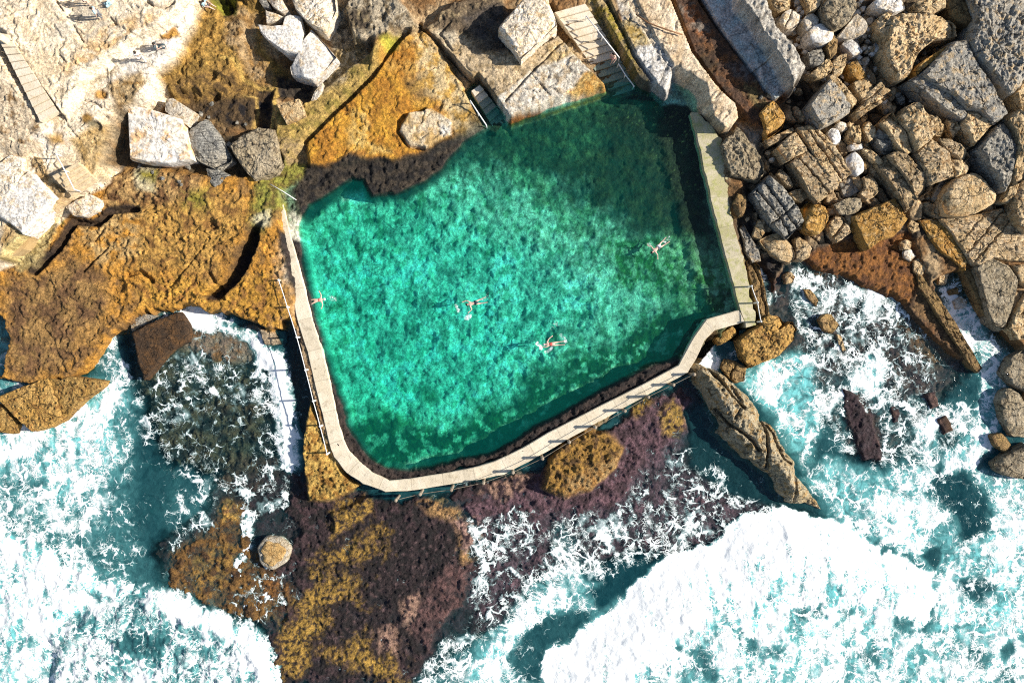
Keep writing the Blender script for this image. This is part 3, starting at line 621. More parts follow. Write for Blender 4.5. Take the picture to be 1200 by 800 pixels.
def rock_material(name, c1, c2, c3, sc=1.0, bump=.12, pits=0.0, strata=None, rough=.85, crack=1.0):
    t = NT(name)
    geo = t.n('ShaderNodeNewGeometry').outputs['Position']
    rnd = t.n('ShaderNodeObjectInfo').outputs['Random']
    off = t.n('ShaderNodeCombineXYZ', i_X=t.math('MULTIPLY', rnd, 37.0), i_Y=t.math('MULTIPLY', rnd, 11.0), i_Z=0.0).outputs[0]
    pos = t.n('ShaderNodeVectorMath', operation='ADD', i_0=geo, i_1=off).outputs[0]
    a = t.noise(pos, .7 * sc, 5, .65, .4).outputs[0]; b = t.noise(pos, 2.2 * sc, 5, .7).outputs[0]; g = t.noise(pos, 9 * sc, 4, .7).outputs[0]
    col = t.mix(t.ss(a, .36, .64), c1, c2)
    col = t.mix(t.ss(b, .50, .62, 0, .9), col, c3)
    gg = t.ss(g, .28, .72, .5, 1.42)
    col = t.mix(1.0, col, t.n('ShaderNodeCombineColor', i_Red=gg, i_Green=gg, i_Blue=gg).outputs[0], 'MULTIPLY')
    v = t.ss(rnd, 0, 1, .82, 1.15)
    col = t.mix(1.0, col, t.n('ShaderNodeCombineColor', i_Red=v, i_Green=v, i_Blue=v).outputs[0], 'MULTIPLY')
    h = t.math('ADD', t.math('MULTIPLY', b, 1.6), t.math('MULTIPLY', g, 1.2))
    wv0 = t.n('ShaderNodeVectorMath', operation='SCALE', i_Scale=.7); t.set(wv0.inputs[0], t.noise(pos, 1.3, 3, .6).outputs['Color'])
    cm = t.n('ShaderNodeMapping', i_Rotation=(0, 0, .66), i_Scale=(.55, 1.15, .8)); t.set(cm.inputs[0], t.n('ShaderNodeVectorMath', operation='ADD', i_0=pos, i_1=wv0.outputs[0]).outputs[0])
    ce = t.voro(cm.outputs[0], 1.15 * sc, 'DISTANCE_TO_EDGE').outputs['Distance']
    ln = t.math('MULTIPLY', t.ss(ce, .012, .05, 1.0, 0.0), t.ss(t.noise(pos, .9, 2, .5).outputs[0], .42, .58, 0.0, crack))
    col = t.mix(t.math('MULTIPLY', ln, .75), col, tuple(x * .22 for x in c2))
    h = t.math('SUBTRACT', h, t.math('MULTIPLY', ln, 1.5))
    sp = t.ss(t.noise(pos, 5.0, 3, .6).outputs[0], .60, .70, 0.0, .42)
    col = t.mix(sp, col, tuple(x * .35 for x in c2))
    if pits:
        pv = t.voro(pos, 2.6 * sc).outputs['Distance']
        h = t.math('ADD', h, t.math('MULTIPLY', t.ss(pv, .0, .42), pits))
        col = t.mix(t.ss(pv, .05, .3, .55, 0.0), col, tuple(x * .45 for x in c1))
    if strata:
        wv = t.n('ShaderNodeTexNoise', i_Scale=1.0, i_Detail=4.0, i_Roughness=.6)
        mp = t.n('ShaderNodeMapping', i_Rotation=(0, 0, math.radians(strata)), i_Scale=(.35, 4.2, 1.0)); t.set(mp.inputs[0], geo); t.set(wv.inputs['Vector'], mp.outputs[0])
        h = t.math('ADD', h, t.math('MULTIPLY', t.ss(wv.outputs[0], .4, .6), 1.4))
    return t.done(bsdf(t, col, rough, t.bump(h, .9, bump), .3))

def plain_material(name, col, rough=.6, var=.15, sc=3.0, bump=0.0, metallic=0.0):
    t = NT(name)
    pos = t.n('ShaderNodeNewGeometry').outputs['Position']
    n = t.noise(pos, sc, 5, .65).outputs[0]
    f = t.ss(n, .25, .75, 1 - var, 1 + var)
    c = t.mix(1.0, col, t.n('ShaderNodeCombineColor', i_Red=f, i_Green=f, i_Blue=f).outputs[0], 'MULTIPLY')
    sh = bsdf(t, c, rough, t.bump(n, .6, bump) if bump else None)
    sh.node.inputs['Metallic'].default_value = metallic
    return t.done(sh)

def concrete_material(name, c1, c2, c3, m0=.55, m1=.74):
    t = NT(name)
    pos = t.n('ShaderNodeNewGeometry').outputs['Position']
    a = t.noise(pos, .55, 5, .65, .6).outputs[0]; b = t.noise(pos, 2.5, 5, .7).outputs[0]; g = t.noise(pos, 14, 3, .7).outputs[0]
    col = t.mix(t.ss(a, .38, .62), c1, c2)
    col = t.mix(t.ss(b, m0, m1, 0, .85), col, c3)
    gg = t.ss(g, .25, .75, .86, 1.14)
    col = t.mix(1.0, col, t.n('ShaderNodeCombineColor', i_Red=gg, i_Green=gg, i_Blue=gg).outputs[0], 'MULTIPLY')
    al = t.n('ShaderNodeAttribute', attribute_name='along').outputs['Fac']
    u = t.math('DIVIDE', al, 2.6)
    wn = t.n('ShaderNodeTexWhiteNoise', noise_dimensions='1D'); t.set(wn.inputs['W'], t.math('FLOOR', u))
    tone = t.ss(wn.outputs[0], 0, 1, .94, 1.05)
    col = t.mix(1.0, col, t.n('ShaderNodeCombineColor', i_Red=tone, i_Green=tone, i_Blue=tone).outputs[0], 'MULTIPLY')
    jl = t.math('MULTIPLY', t.ss(t.math('ABSOLUTE', t.math('SUBTRACT', t.math('FRACT', u), .5)), .484, .496), t.ss(al, .01, .05))
    col = t.mix(t.math('MULTIPLY', jl, .4), col, tuple(x * .3 for x in c3))
    st = t.ss(t.noise(pos, 1.1, 5, .75, 1.2).outputs[0], .56, .64, 0, .45)
    col = t.mix(st, col, tuple(x * .55 for x in c3))
    return t.done(bsdf(t, col, .9, t.bump(t.math('ADD', b, g), .6, .04)))

def foam_nodes(t, pos, D, s1=.85, s2=2.3):
    """connected lace of foam over soft churned froth, both following the cover D"""
    w1 = t.n('ShaderNodeVectorMath', operation='SCALE', i_Scale=2.6); t.set(w1.inputs[0], t.noise(pos, .30, 3, .55).outputs['Color'])
    w2 = t.n('ShaderNodeVectorMath', operation='SCALE', i_Scale=.75); t.set(w2.inputs[0], t.noise(pos, 1.5, 3, .6).outputs['Color'])
    w3 = t.n('ShaderNodeVectorMath', operation='SCALE', i_Scale=.16); t.set(w3.inputs[0], t.noise(pos, 6.0, 2, .6).outputs['Color'])
    p = pos
    for w in (w1, w2, w3):
        p = t.n('ShaderNodeVectorMath', operation='ADD', i_0=p, i_1=w.outputs[0]).outputs[0]
    p = t.n('ShaderNodeVectorMath', operation='MULTIPLY', i_0=p, i_1=(1.0, 1.0, 0.0)).outputs[0]
    cloud = t.noise(pos, .42, 6, .66, .5).outputs[0]; c2 = t.noise(pos, .95, 4, .6, .3).outputs[0]
    n = t.noise(pos, 4.2, 4, .7).outputs[0]; nb = t.noise(pos, .75, 4, .65).outputs[0]
    def drop(sc, amt, base, seed):
        q = t.n('ShaderNodeVectorMath', operation='ADD', i_0=pos, i_1=(seed * 9.1, seed * 4.7, seed)).outputs[0]
        return t.math('MAXIMUM', t.math('MULTIPLY_ADD', t.math('SUBTRACT', t.noise(q, sc, 3, .6).outputs[0], .45), amt, base), base - .07)
    e1 = t.voro(p, s1 * 1.15, 'DISTANCE_TO_EDGE').outputs['Distance']
    e2 = t.voro(p, s2 * 1.5, 'DISTANCE_TO_EDGE').outputs['Distance']
    e3 = t.voro(p, s2 * 3.5, 'DISTANCE_TO_EDGE').outputs['Distance']
    q = t.n('ShaderNodeVectorMath', operation='ADD', i_0=p, i_1=(5.3, 8.1, 0.0)).outputs[0]
    l2 = t.math('MULTIPLY', t.math('ABSOLUTE', t.math('SUBTRACT', t.noise(q, s1 * 1.5, 3, .55).outputs[0], .5)), 2.0)
    e = t.math('ADD', t.math('MULTIPLY', e1, 1.9), drop(.8, 1.2, .05, 1))
    e = t.math('MINIMUM', e, t.math('ADD', t.math('MULTIPLY', e2, 2.0), drop(.9, 1.4, .10, 2)))
    e = t.math('MINIMUM', e, t.math('ADD', t.math('MULTIPLY', e3, 1.9), drop(.7, 1.5, .20, 3)))
    e = t.math('MINIMUM', e, t.math('ADD', t.math('MULTIPLY', l2, 2.6), drop(1.0, 1.3, .12, 4)))
    thr = t.math('MULTIPLY_ADD', D, .78, -.28)
    lace = t.ss(e, t.math('SUBTRACT', thr, .09), t.math('ADD', thr, .10), 1.0, 0.0)
    mv = t.math('ADD', D, t.math('MULTIPLY', t.math('SUBTRACT', cloud, .5), 1.5))
    mv = t.math('ADD', mv, t.math('MULTIPLY', t.math('SUBTRACT', c2, .5), .5))
    froth = t.math('MULTIPLY', t.ss(mv, .56, 1.06), .96)
    a = t.math('SUBTRACT', 1.0, t.math('MULTIPLY', t.math('SUBTRACT', 1.0, froth), t.math('SUBTRACT', 1.0, lace)))
    white = t.math('MAXIMUM', lace, t.ss(mv, .62, 1.05))
    return a, n, nb, white

def water_material(name, body, milk, ior_spec=True, wave=.10, s1=.85, s2=2.3):
    t = NT(name)
    pos = t.n('ShaderNodeNewGeometry').outputs['Position']
    tint = t.n('ShaderNodeAttribute', attribute_name='tint').outputs['Color']
    ctl = t.n('ShaderNodeSeparateColor'); t.set(ctl.inputs[0], t.n('ShaderNodeAttribute', attribute_name='ctl').outputs['Color'])
    D, aer, bod = ctl.outputs[0], ctl.outputs[1], ctl.outputs[2]
    a, n, nb, white = foam_nodes(t, pos, D, s1, s2)
    rip = t.noise(pos, 2.2, 4, .6, .6).outputs[0]
    nrm = t.bump(t.math('ADD', rip, t.math('MULTIPLY', nb, 1.5)), .55, wave)
    tr = t.n('ShaderNodeBsdfTransparent'); t.set(tr.inputs[0], tint)
    cl = t.noise(pos, 1.1, 5, .65, .8).outputs[0]
    mk = t.math('MULTIPLY', aer, t.ss(cl, .3, .65, .55, 1.3), clamp=True)
    bcol = t.mix(mk, body, milk)
    df = t.n('ShaderNodeBsdfDiffuse'); t.set(df.inputs[0], bcol); t.set(df.inputs['Normal'], nrm)
    sh = t.mixsh(t.math('MAXIMUM', bod, mk), tr.outputs[0], df.outputs[0])
    gl = t.n('ShaderNodeBsdfGlossy', i_Roughness=.12); t.set(gl.inputs['Normal'], nrm)
    fr = t.n('ShaderNodeFresnel', i_IOR=1.33); t.set(fr.inputs['Normal'], nrm)
    back = t.n('ShaderNodeNewGeometry').outputs['Backfacing']
    sh = t.mixsh(t.math('MULTIPLY', fr.outputs[0], t.math('SUBTRACT', 1.0, back)), sh, gl.outputs[0])
    fh = t.bump(t.math('ADD', t.math('MULTIPLY', nb, 1.6), t.math('ADD', n, t.math('MULTIPLY', white, 1.4))), .5, .08)
    fc = t.mix(white, (.36, .63, .64), (.80, .82, .82))
    fo = t.n('ShaderNodeBsdfDiffuse'); t.set(fo.inputs[0], fc); t.set(fo.inputs['Normal'], fh)
    return t.done(t.mixsh(a, sh, fo.outputs[0]))

GROUND = ground_material()
M = {
    'pale': rock_material('pale_sandstone', (.66, .60, .51), (.58, .49, .37), (.50, .36, .20), .8, .08, crack=.5),
    'white': rock_material('white_sandstone', (.74, .71, .66), (.68, .63, .56), (.60, .47, .32), .6, .06, crack=.25),
    'stained': rock_material('stained_white_sandstone', (.74, .71, .66), (.70, .62, .50), (.64, .40, .19), .33, .06, crack=.2),
    'tan': rock_material('tan_sandstone', (.66, .50, .30), (.55, .39, .20), (.42, .25, .10), 1.0, .14),
    'strata': rock_material('layered_sandstone', (.64, .49, .31), (.53, .38, .20), (.38, .23, .10), 1.0, .14, strata=38),
    'brown': rock_material('brown_weathered_rock', (.28, .18, .08), (.38, .24, .09), (.16, .09, .035), 1.0, .16),
    'grey': rock_material('grey_weathered_rock', (.30, .29, .26), (.38, .34, .27), (.17, .165, .15), .9, .16, strata=35),
    'slate': rock_material('dark_grey_rock', (.27, .255, .225), (.35, .315, .255), (.45, .33, .19), .8, .16),
    'orange': rock_material('orange_stained_rock', (.42, .24, .06), (.34, .17, .035), (.50, .33, .14), .9, .14),
    'honey': rock_material('honeycomb_rock', (.50, .31, .10), (.42, .24, .06), (.30, .15, .04), .9, .22, pits=1.6),
    'pitted': rock_material('pitted_rock', (.36, .30, .21), (.30, .24, .15), (.20, .15, .09), .9, .2, pits=1.2),
    'rust': rock_material('rust_brown_rock', (.045, .026, .014), (.10, .05, .018), (.03, .02, .013), 1.2, .14),
    'outcrop': rock_material('yellow_grey_outcrop_rock', (.42, .36, .25), (.34, .27, .16), (.38, .23, .08), .9, .2, pits=.8),
    'plinth': rock_material('plinth_stone', (.62, .56, .46), (.50, .42, .30), (.34, .24, .12), 1.4, .10, crack=.4),
    'plinth_top': rock_material('plinth_sandstone_top', (.62, .42, .19), (.56, .35, .13), (.42, .24, .08), 1.4, .10, crack=.5),
    'walk': concrete_material('walkway_concrete', (.66, .58, .45), (.57, .49, .36), (.42, .34, .22)),
    'wall': concrete_material('mossy_concrete', (.50, .44, .31), (.40, .36, .20), (.34, .34, .12), .47, .66),
    'step': concrete_material('step_concrete', (.68, .60, .48), (.62, .52, .38), (.50, .38, .22)),
    'wetstep': concrete_material('wet_step_concrete', (.20, .26, .22), (.26, .30, .24), (.14, .18, .15)),
    'timber': plain_material('weathered_timber', (.56, .44, .28), .85, .3, 4.0, .03),
    'curb': concrete_material('curb_stone', (.46, .34, .18), (.38, .26, .12), (.26, .17, .07)),
    'steel': plain_material('white_painted_steel', (.74, .74, .72), .4, .06),
    'postc': concrete_material('post_concrete', (.30, .25, .19), (.24, .19, .14), (.16, .12, .08)),
    'pipe': plain_material('rusty_pipe_metal', (.22, .11, .05), .7, .3),
    'skin': plain_material('skin', (.64, .44, .35), .5, .08),
    'skinred': plain_material('sunburnt_skin', (.64, .42, .34), .5, .08),
    'hair': plain_material('dark_hair', (.03, .02, .014), .6, .2),
    'whitecloth': plain_material('white_cloth', (.78, .77, .74), .9, .06),
    'bluecloth': plain_material('pale_blue_cloth', (.30, .46, .52), .9, .1),
    'darkcloth': plain_material('dark_blue_cloth', (.045, .07, .085), .9, .15),
    'greycloth': plain_material('grey_cloth', (.14, .15, .17), .9, .15),
    'redcloth': plain_material('red_cloth', (.50, .09, .07), .8, .1),
    'pinkcloth': plain_material('pink_cloth', (.62, .34, .30), .9, .1),
}

def mesh_obj(name, me, mat, parent=None):
    o = bpy.data.objects.new(name, me); COL.objects.link(o)
    if mat is not None: me.materials.append(mat)
    if parent is not None: o.parent = parent
    return o

def empty(name, loc, rz=0.0):
    o = bpy.data.objects.new(name, None); COL.objects.link(o); o.location = loc; o.rotation_euler = (0, 0, rz); o.empty_display_size = .2
    return o

# ------------------------------------------------------------------ the ground sheet
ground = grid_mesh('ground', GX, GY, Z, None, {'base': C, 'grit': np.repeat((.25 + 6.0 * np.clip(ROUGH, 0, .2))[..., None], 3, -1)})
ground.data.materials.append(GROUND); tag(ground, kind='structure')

# ------------------------------------------------------------------ the sea
F = np.full(GX.shape, .30); A = np.full(GX.shape, .12)     # foam cover, milkiness
SEAZ = .04 + .10 * fbm(GX / 5, GY / 5, 3, 31) * sstep(.2, 1.5, -Z) + .02 * fbm(GX / 1.1, GY / 1.1, 3, 32)
def sea(pts, f=None, a=None, soft=.8, warp=.7, h=0.0, lump=0.0, hs=None, mode='set'):
    w = [W(x, y, 0) for x, y in pts]; s = window(w, soft + 2 * warp + .5)
    X, Y = warped(s, warp); sd = poly_sdf(X, Y, w); m = sstep(-soft, soft, sd)
    if f is not None: F[s] = F[s] * (1 - m) + f * m if mode == 'set' else np.maximum(F[s], f * m)
    if a is not None: A[s] = A[s] * (1 - m) + a * m
    if h:
        hm = sstep(-.1, hs or .8, sd); SEAZ[s] += hm * (h + lump * fbm(GX[s] / 1.1, GY[s] / 1.1, 5, 33, .6))
def streak(pts, width, f, a=None, warp=.5, h=0.0):
    w = [W(x, y, 0) for x, y in pts]; s = window(w, width * 2.5 + 1)
    X, Y = warped(s, warp); m = 1 - sstep(width * .2, width * 1.7, line_dist(X, Y, w))
    F[s] = F[s] * (1 - m) + f * m
    if a is not None: A[s] = A[s] * (1 - m) + a * m
    if h: SEAZ[s] += h * m * (1 + .5 * N(.4, 8)[s])
# left side
sea([(-900, 430), (0, 440), (80, 452), (150, 440), (160, 520), (150, 600), (200, 690), (320, 780), (330, 900), (-900, 900)], .62, .45, 1.5, 1.5)
sea([(0, 365), (12, 372), (18, 400), (30, 445), (0, 470), (-80, 470), (-80, 370)], .42, .6, .4, .4)
sea([(0, 500), (40, 506), (75, 494), (120, 455), (150, 470), (140, 500), (130, 560), (60, 600), (0, 600), (-300, 600), (-300, 500)], .70, .72, 1.2, 1.2)
sea([(0, 505), (40, 508), (80, 490), (124, 452), (140, 470), (110, 520), (60, 545), (0, 540), (-200, 540)], .84, .8, .7, .7)
sea([(-300, 622), (0, 622), (45, 640), (80, 662), (110, 676), (165, 690), (170, 705), (110, 705), (80, 740), (40, 800), (-300, 900)], .90, .8, .8, .7, .5, .15, 1.2)
sea([(105, 690), (170, 700), (165, 725), (110, 730), (100, 712)], .58, .5, .6, .6)
sea([(-300, 740), (0, 742), (80, 750), (110, 770), (90, 830), (-300, 830)], .72, .7, 1.0, 1.0)
sea([(0, 560), (40, 560), (60, 590), (30, 615), (0, 612)], .62, .4, .7, .7)
sea([(120, 560), (165, 530), (200, 560), (210, 620), (190, 690), (160, 690), (130, 668), (105, 665), (100, 640), (125, 600)], .42, .28, 1.0, .9)
sea([(158, 520), (185, 500), (205, 560), (205, 640), (180, 690), (160, 620)], .30, .10, .9, .8)
sea([(150, 435), (220, 405), (300, 420), (330, 460), (338, 540), (290, 580), (230, 590), (180, 540), (155, 480)], .46, .10, 1.0, 1.0)
sea([(180, 480), (230, 470), (300, 465), (320, 510), (270, 550), (200, 540)], .40, .02, 1.8, 1.8)
sea([(105, 410), (140, 385), (165, 390), (168, 440), (140, 455), (115, 440)], .60, .35, .6, .5)
sea([(150, 372), (215, 362), (222, 375), (210, 370), (155, 390)], .55, .3, .3, .3)
streak([(218, 368), (240, 366), (262, 378), (288, 392), (304, 408)], .55, .90, .6)
streak([(212, 372), (225, 372), (245, 380)], .7, .95, .6)
streak([(304, 408), (320, 420), (328, 440), (333, 470), (338, 505), (340, 545)], .75, .95, .6, h=.1)
sea([(302, 412), (318, 412), (330, 428), (332, 450), (318, 440), (300, 425)], 1.0, .8, .4, .3, .1)
streak([(299, 560), (294, 600), (292, 620), (284, 650), (276, 672)], .5, .88, .5)
sea([(265, 540), (340, 555), (345, 590), (300, 610), (270, 590)], .50, .05, .7, .7)
sea([(200, 580), (260, 560), (262, 590), (240, 620), (200, 645)], .48, .2, .7, .7)
sea([(300, 660), (345, 600), (380, 620), (350, 700), (310, 745), (270, 715)], .46, .1, .7, .7)
sea([(340, 560), (470, 585), (540, 600), (545, 660), (490, 800), (330, 800), (350, 700), (345, 600)], .30, .0, .9, .8)
sea([(148, 380), (158, 388), (165, 425), (172, 446), (160, 446), (140, 420), (138, 392)], .30, .1, .5, .4)  # foam thinned where the brown wedge's shadow falls, to darken it
# left breaking wave with churned blobs
sea([(60, 745), (110, 705), (180, 698), (205, 705), (235, 718), (262, 728), (290, 746), (310, 765), (318, 782), (316, 830), (60, 830)], .68, .45, .35, .35, .5, .25, .9)
streak([(180, 702), (200, 704), (228, 716), (258, 726), (288, 746), (308, 766), (318, 790)], .75, .93, .7, h=.2)
streak([(300, 770), (312, 800), (312, 830)], 1.0, .97, .7)
sea([(130, 742), (165, 735), (200, 745), (190, 765), (150, 765)], .42, .2, .5, .6)
sea([(60, 770), (130, 778), (230, 780), (300, 790), (300, 840), (60, 840)], .68, .5, .7, .7)
# centre bottom
sea([(545, 610), (600, 590), (640, 600), (760, 560), (850, 590), (930, 600), (850, 640), (760, 660), (690, 690), (640, 690), (600, 735), (560, 740), (545, 690), (560, 650)], .47, .03, 1.0, 1.0)
sea([(640, 620), (700, 590), (790, 600), (860, 610), (830, 635), (760, 655), (700, 680), (655, 665)], .58, .05, 1.0, 1.0)
sea([(760, 540), (830, 520), (860, 565), (910, 592), (850, 600), (780, 580)], .56, .05, .9, .9)
sea([(560, 570), (640, 555), (740, 490), (790, 470), (790, 530), (720, 590), (640, 605)], .36, .0, .8, .8)
sea([(805, 480), (835, 480), (905, 565), (950, 592), (900, 590), (850, 575), (810, 540)], .30, .10, .5, .5)
streak([(548, 605), (562, 640), (568, 660), (558, 690)], .35, .68)
streak([(660, 622), (664, 645), (658, 670), (690, 660)], .8, .66, .3)
streak([(822, 560), (835, 548), (850, 556), (848, 572), (834, 570)], .4, .5, .1)
sea([(480, 800), (498, 775), (520, 750), (545, 742), (560, 745), (555, 775), (540, 830), (480, 830)], .60, .25, .4, .5)
sea([(560, 750), (590, 725), (612, 695), (640, 672), (662, 665), (690, 680), (720, 690), (733, 700), (694, 727), (665, 752), (645, 757), (636, 830), (540, 830)], .55, .55, .5, .4)
sea([(545, 830), (556, 780), (590, 735), (620, 712), (660, 690), (672, 700), (640, 725), (600, 760), (580, 800), (570, 830)], .80, .8, .5, .5)
sea([(612, 740), (640, 720), (690, 712), (694, 728), (664, 752), (644, 757), (636, 800), (610, 800), (600, 770)], .40, .12, .5, .4)
sea([(690, 690), (740, 665), (800, 645), (850, 622), (845, 624), (800, 645), (765, 662), (737, 690), (700, 715)], .30, .05, .4, .3)
# the big breaker
BRK = [(636, 840), (640, 800), (637, 775), (646, 757), (666, 752), (690, 730), (712, 712), (732, 700), (738, 690), (765, 662), (790, 647), (828, 639), (848, 624), (862, 608), (876, 601), (900, 602), (922, 594), (969, 606), (1004, 616),
       (1020, 636), (1037, 652), (1054, 652), (1070, 662), (1094, 671), (1092, 692), (1090, 724), (1076, 736), (1040, 745), (1000, 745), (960, 770), (930, 840)]
sea(BRK, 1.08, .9, .2, .5, .5, .10, 4.5)
sea([(720, 830), (780, 740), (850, 680), (930, 645), (1010, 650), (1060, 685), (1065, 730), (1000, 745), (860, 780), (780, 840)], .82, .8, 1.6, 1.4)
sea([(640, 900), (760, 790), (860, 745), (1000, 735), (1090, 735), (1300, 640), (1300, 900)], .70, .7, 1.2, 1.0)
# right of the breaker and inlets
sea([(1000, 560), (1060, 545), (1110, 545), (1165, 560), (1300, 540), (1300, 900), (1090, 760), (1095, 672), (1055, 650), (1037, 650), (1018, 634), (1000, 612), (975, 600)], .66, .66, .7, .8)
sea([(1090, 690), (1130, 640), (1200, 600), (1300, 600), (1300, 760), (1180, 740), (1110, 740)], .72, .8, 1.0, 1.0)
sea([(940, 560), (965, 540), (1000, 545), (1040, 560), (1050, 600), (1018, 632), (980, 606), (960, 580)], .55, .70, .7, .7)
sea([(1020, 590), (1060, 580), (1090, 610), (1085, 640), (1050, 640)], .72, .85, .8, .8)
sea([(1098, 545), (1130, 550), (1155, 580), (1160, 625), (1130, 640), (1115, 600), (1085, 575)], .38, .05, .6, .6)
sea([(1079, 652), (1092, 640), (1102, 640), (1102, 655), (1095, 668)], .05, .12, .18, .2)
sea([(1120, 682), (1150, 672), (1165, 690), (1150, 708), (1125, 702)], .46, .1, .5, .5)
sea([(1170, 760), (1182, 745), (1190, 765), (1176, 775)], .3, .3, .3, .4)
for (a, b, r, f) in [(820, 772, 16, .45), (833, 788, 12, .4), (882, 755, 9, .5), (796, 762, 8, .5), (940, 718, 9, .55), (992, 716, 9, .52), (958, 714, 10, .6), (910, 762, 12, .52), (1058, 730, 11, .35), (1020, 700, 8, .75), (975, 790, 14, .66), (1020, 770, 9, .7), (1145, 770, 14, .66), (1182, 795, 12, .6)]:
    sea([(a - r, b - r * .8), (a + r * .4, b - r), (a + r, b), (a + r * .5, b + r), (a - r * .8, b + r * .7)], f, .3, .35, .5)
sea([(865, 440), (935, 405), (960, 440), (965, 500), (945, 545), (915, 505), (900, 480), (885, 462)], .56, .80, .7, .6)
sea([(872, 448), (905, 425), (925, 440), (915, 470), (895, 478)], .76, .9, .6, .5)
sea([(940, 330), (1060, 330), (1085, 390), (1100, 430), (1080, 470), (1000, 470), (955, 430), (930, 370)], .56, .06, .7, .8)
sea([(930, 310), (990, 330), (1060, 345), (1070, 370), (1010, 380), (945, 370), (925, 340)], .66, .1, .5, .6)
sea([(960, 440), (1010, 430), (1060, 470), (1100, 460), (1140, 480), (1160, 520), (1110, 550), (1040, 545), (980, 530), (960, 480)], .60, .25, .7, .8)
sea([(1000, 440), (1020, 415), (1040, 430), (1030, 460), (1005, 470)], .86, .7, .5, .4)
sea([(1070, 500), (1095, 480), (1100, 530), (1080, 540)], .72, .6, .4, .4)
sea([(1110, 530), (1140, 500), (1172, 490), (1165, 520), (1140, 550), (1105, 560)], .86, .7, .4, .5)
sea([(1105, 350), (1135, 350), (1160, 390), (1195, 430), (1175, 460), (1170, 500), (1140, 500), (1150, 445), (1120, 400)], .66, .6, .5, .4)
sea([(1085, 320), (1120, 320), (1135, 352), (1110, 355), (1095, 335)], .55, .2, .3, .3)
sea([(1010, 455), (1035, 505), (1035, 545), (1000, 540), (990, 490)], .40, .0, .4, .5)
sea([(860, 380), (900, 370), (912, 340), (880, 300), (862, 270), (858, 300)], .55, .15, .3, .3)
sea([(805, 410), (822, 392), (835, 400), (845, 420), (842, 436), (820, 430), (806, 434)], .80, .6, .25, .25)
sea([(840, 410), (866, 405), (872, 430), (848, 430)], .40, .12, .25, .25)
sea([(925, 340), (960, 345), (965, 420), (950, 425), (930, 380)], .55, .2, .4, .4)

# wavelets on the milky water
SEAZ += .05 * A * fbm(GX / .7, GY / .7, 3, 36)
depth = np.clip(SEAZ - Z, 0, 8)
K = np.array((.75, .22, .19))
tint = np.exp(-depth[..., None] * K)
body = np.clip(1 - np.exp(-np.clip(depth - .25, 0, 9) * .55), 0, .96)
st1 = fbm(GX / .5 + .5 * WX, GY / 3.2, 4, 37); st2 = fbm((GX + .5 * GY) / .55, (GY - .5 * GX) / 3.0, 4, 38)
sw = fbm((GX * .8 + GY * .6 + 2.2 * WX) / 7.0, (GY * .8 - GX * .6 + 2.2 * WY) / 1.6, 4, 39, .55)
F2 = F + .26 * sw * sstep(.3, .5, F) * (1 - sstep(.95, 1.05, F)) + .06 * WX - sstep(.58, .8, F) * (.42 * np.clip(st1 + .05, 0, 1) + .20 * np.clip(st2, 0, 1)) + sstep(.2, .5, F) * (1 - sstep(.58, .8, F)) * .16 * st2
# cover is removed over dry land and over the pool
land = Z - SEAZ
kq = np.minimum(np.minimum(land[:-1, :-1], land[1:, 1:]), np.minimum(land[1:, :-1], land[:-1, 1:])) < .35
pm = POOLSD > -1.6
kq &= ~(pm[:-1, :-1] | pm[1:, 1:])
kq &= ~((GX[:-1, :-1] > -18) & (GX[:-1, :-1] < 19) & (GY[:-1, :-1] > -10) & (POOLSD[:-1, :-1] > -4) & (GY[:-1, :-1] > 0))
kq &= ~((GY[:-1, :-1] > 40))
ocean = grid_mesh('sea_water', GX, GY, SEAZ, kq, {'tint': tint, 'ctl': np.stack([F2, A, body], -1)})
ocean.data.materials.append(water_material('sea_water', (.0, .030, .043), (.16, .50, .51)))
tag(ocean, kind='structure')

# ------------------------------------------------------------------ the pool water
PW = .72
pxs = (XS > -20.5) & (XS < 20.5); pys = (YS > -13.5) & (YS < 21.5)
PX, PY = GX[np.ix_(pys, pxs)], GY[np.ix_(pys, pxs)]
pz = Z[np.ix_(pys, pxs)]
_pb = [W(x, y, PW) for x, y in [(548, 96), (590, 120), (700, 90), (720, 60), (760, 95), (812, 100), (818, 120), (880, 368), (832, 382), (804, 432), (640, 513), (560, 550), (455, 570), (405, 550), (380, 500), (345, 380), (325, 260), (330, 205), (400, 185), (460, 190), (540, 160)]]
psd = poly_sdf(PX, PY, _pb)
pd = np.clip(PW - pz, 0, 5)
pk = (psd[:-1, :-1] > 0) & (np.minimum(pz[:-1, :-1], pz[1:, 1:]) < PW + .25)
pt = np.exp(-pd[..., None] * np.array((.85, .11, .18)))
PF = np.full(PX.shape, -.25); PA = np.full(PX.shape, .0)
def splash(pts, f, soft=.12):
    w = [W(x, y, PW) for x, y in pts]
    X = PX + .12 * WFX[np.ix_(pys, pxs)]; Y = PY + .12 * WFY[np.ix_(pys, pxs)]
    m = 1 - sstep(soft * .3, soft * 1.8, line_dist(X, Y, w)); PF[:] = PF * (1 - m) + f * m
for p, f, s_ in (([(535, 358), (537, 364)], .62, .22), ([(546, 372), (550, 370)], .62, .25), ([(630, 402), (634, 408)], .7, .22), ([(566, 350), (572, 347)], .5, .3), ([(640, 412), (646, 408)], .5, .25), ([(658, 392), (662, 400)], .5, .25),
                 ([(646, 385), (654, 378)], .4, .35), ([(762, 288), (760, 286)], .5, .25), ([(779, 283), (784, 279)], .5, .3), ([(385, 348), (392, 352)], .5, .35), ([(359, 354), (364, 356)], .55, .3), ([(676, 378), (682, 380)], .4, .3)):
    splash(p, f, s_)
pbody = .10 * sstep(.5, 1.7, pd)
pool = grid_mesh('pool_water', PX, PY, PW + .012 * fbm(PX / .9, PY / .9, 3, 51), pk, {'tint': pt, 'ctl': np.stack([PF, PA, pbody], -1)})
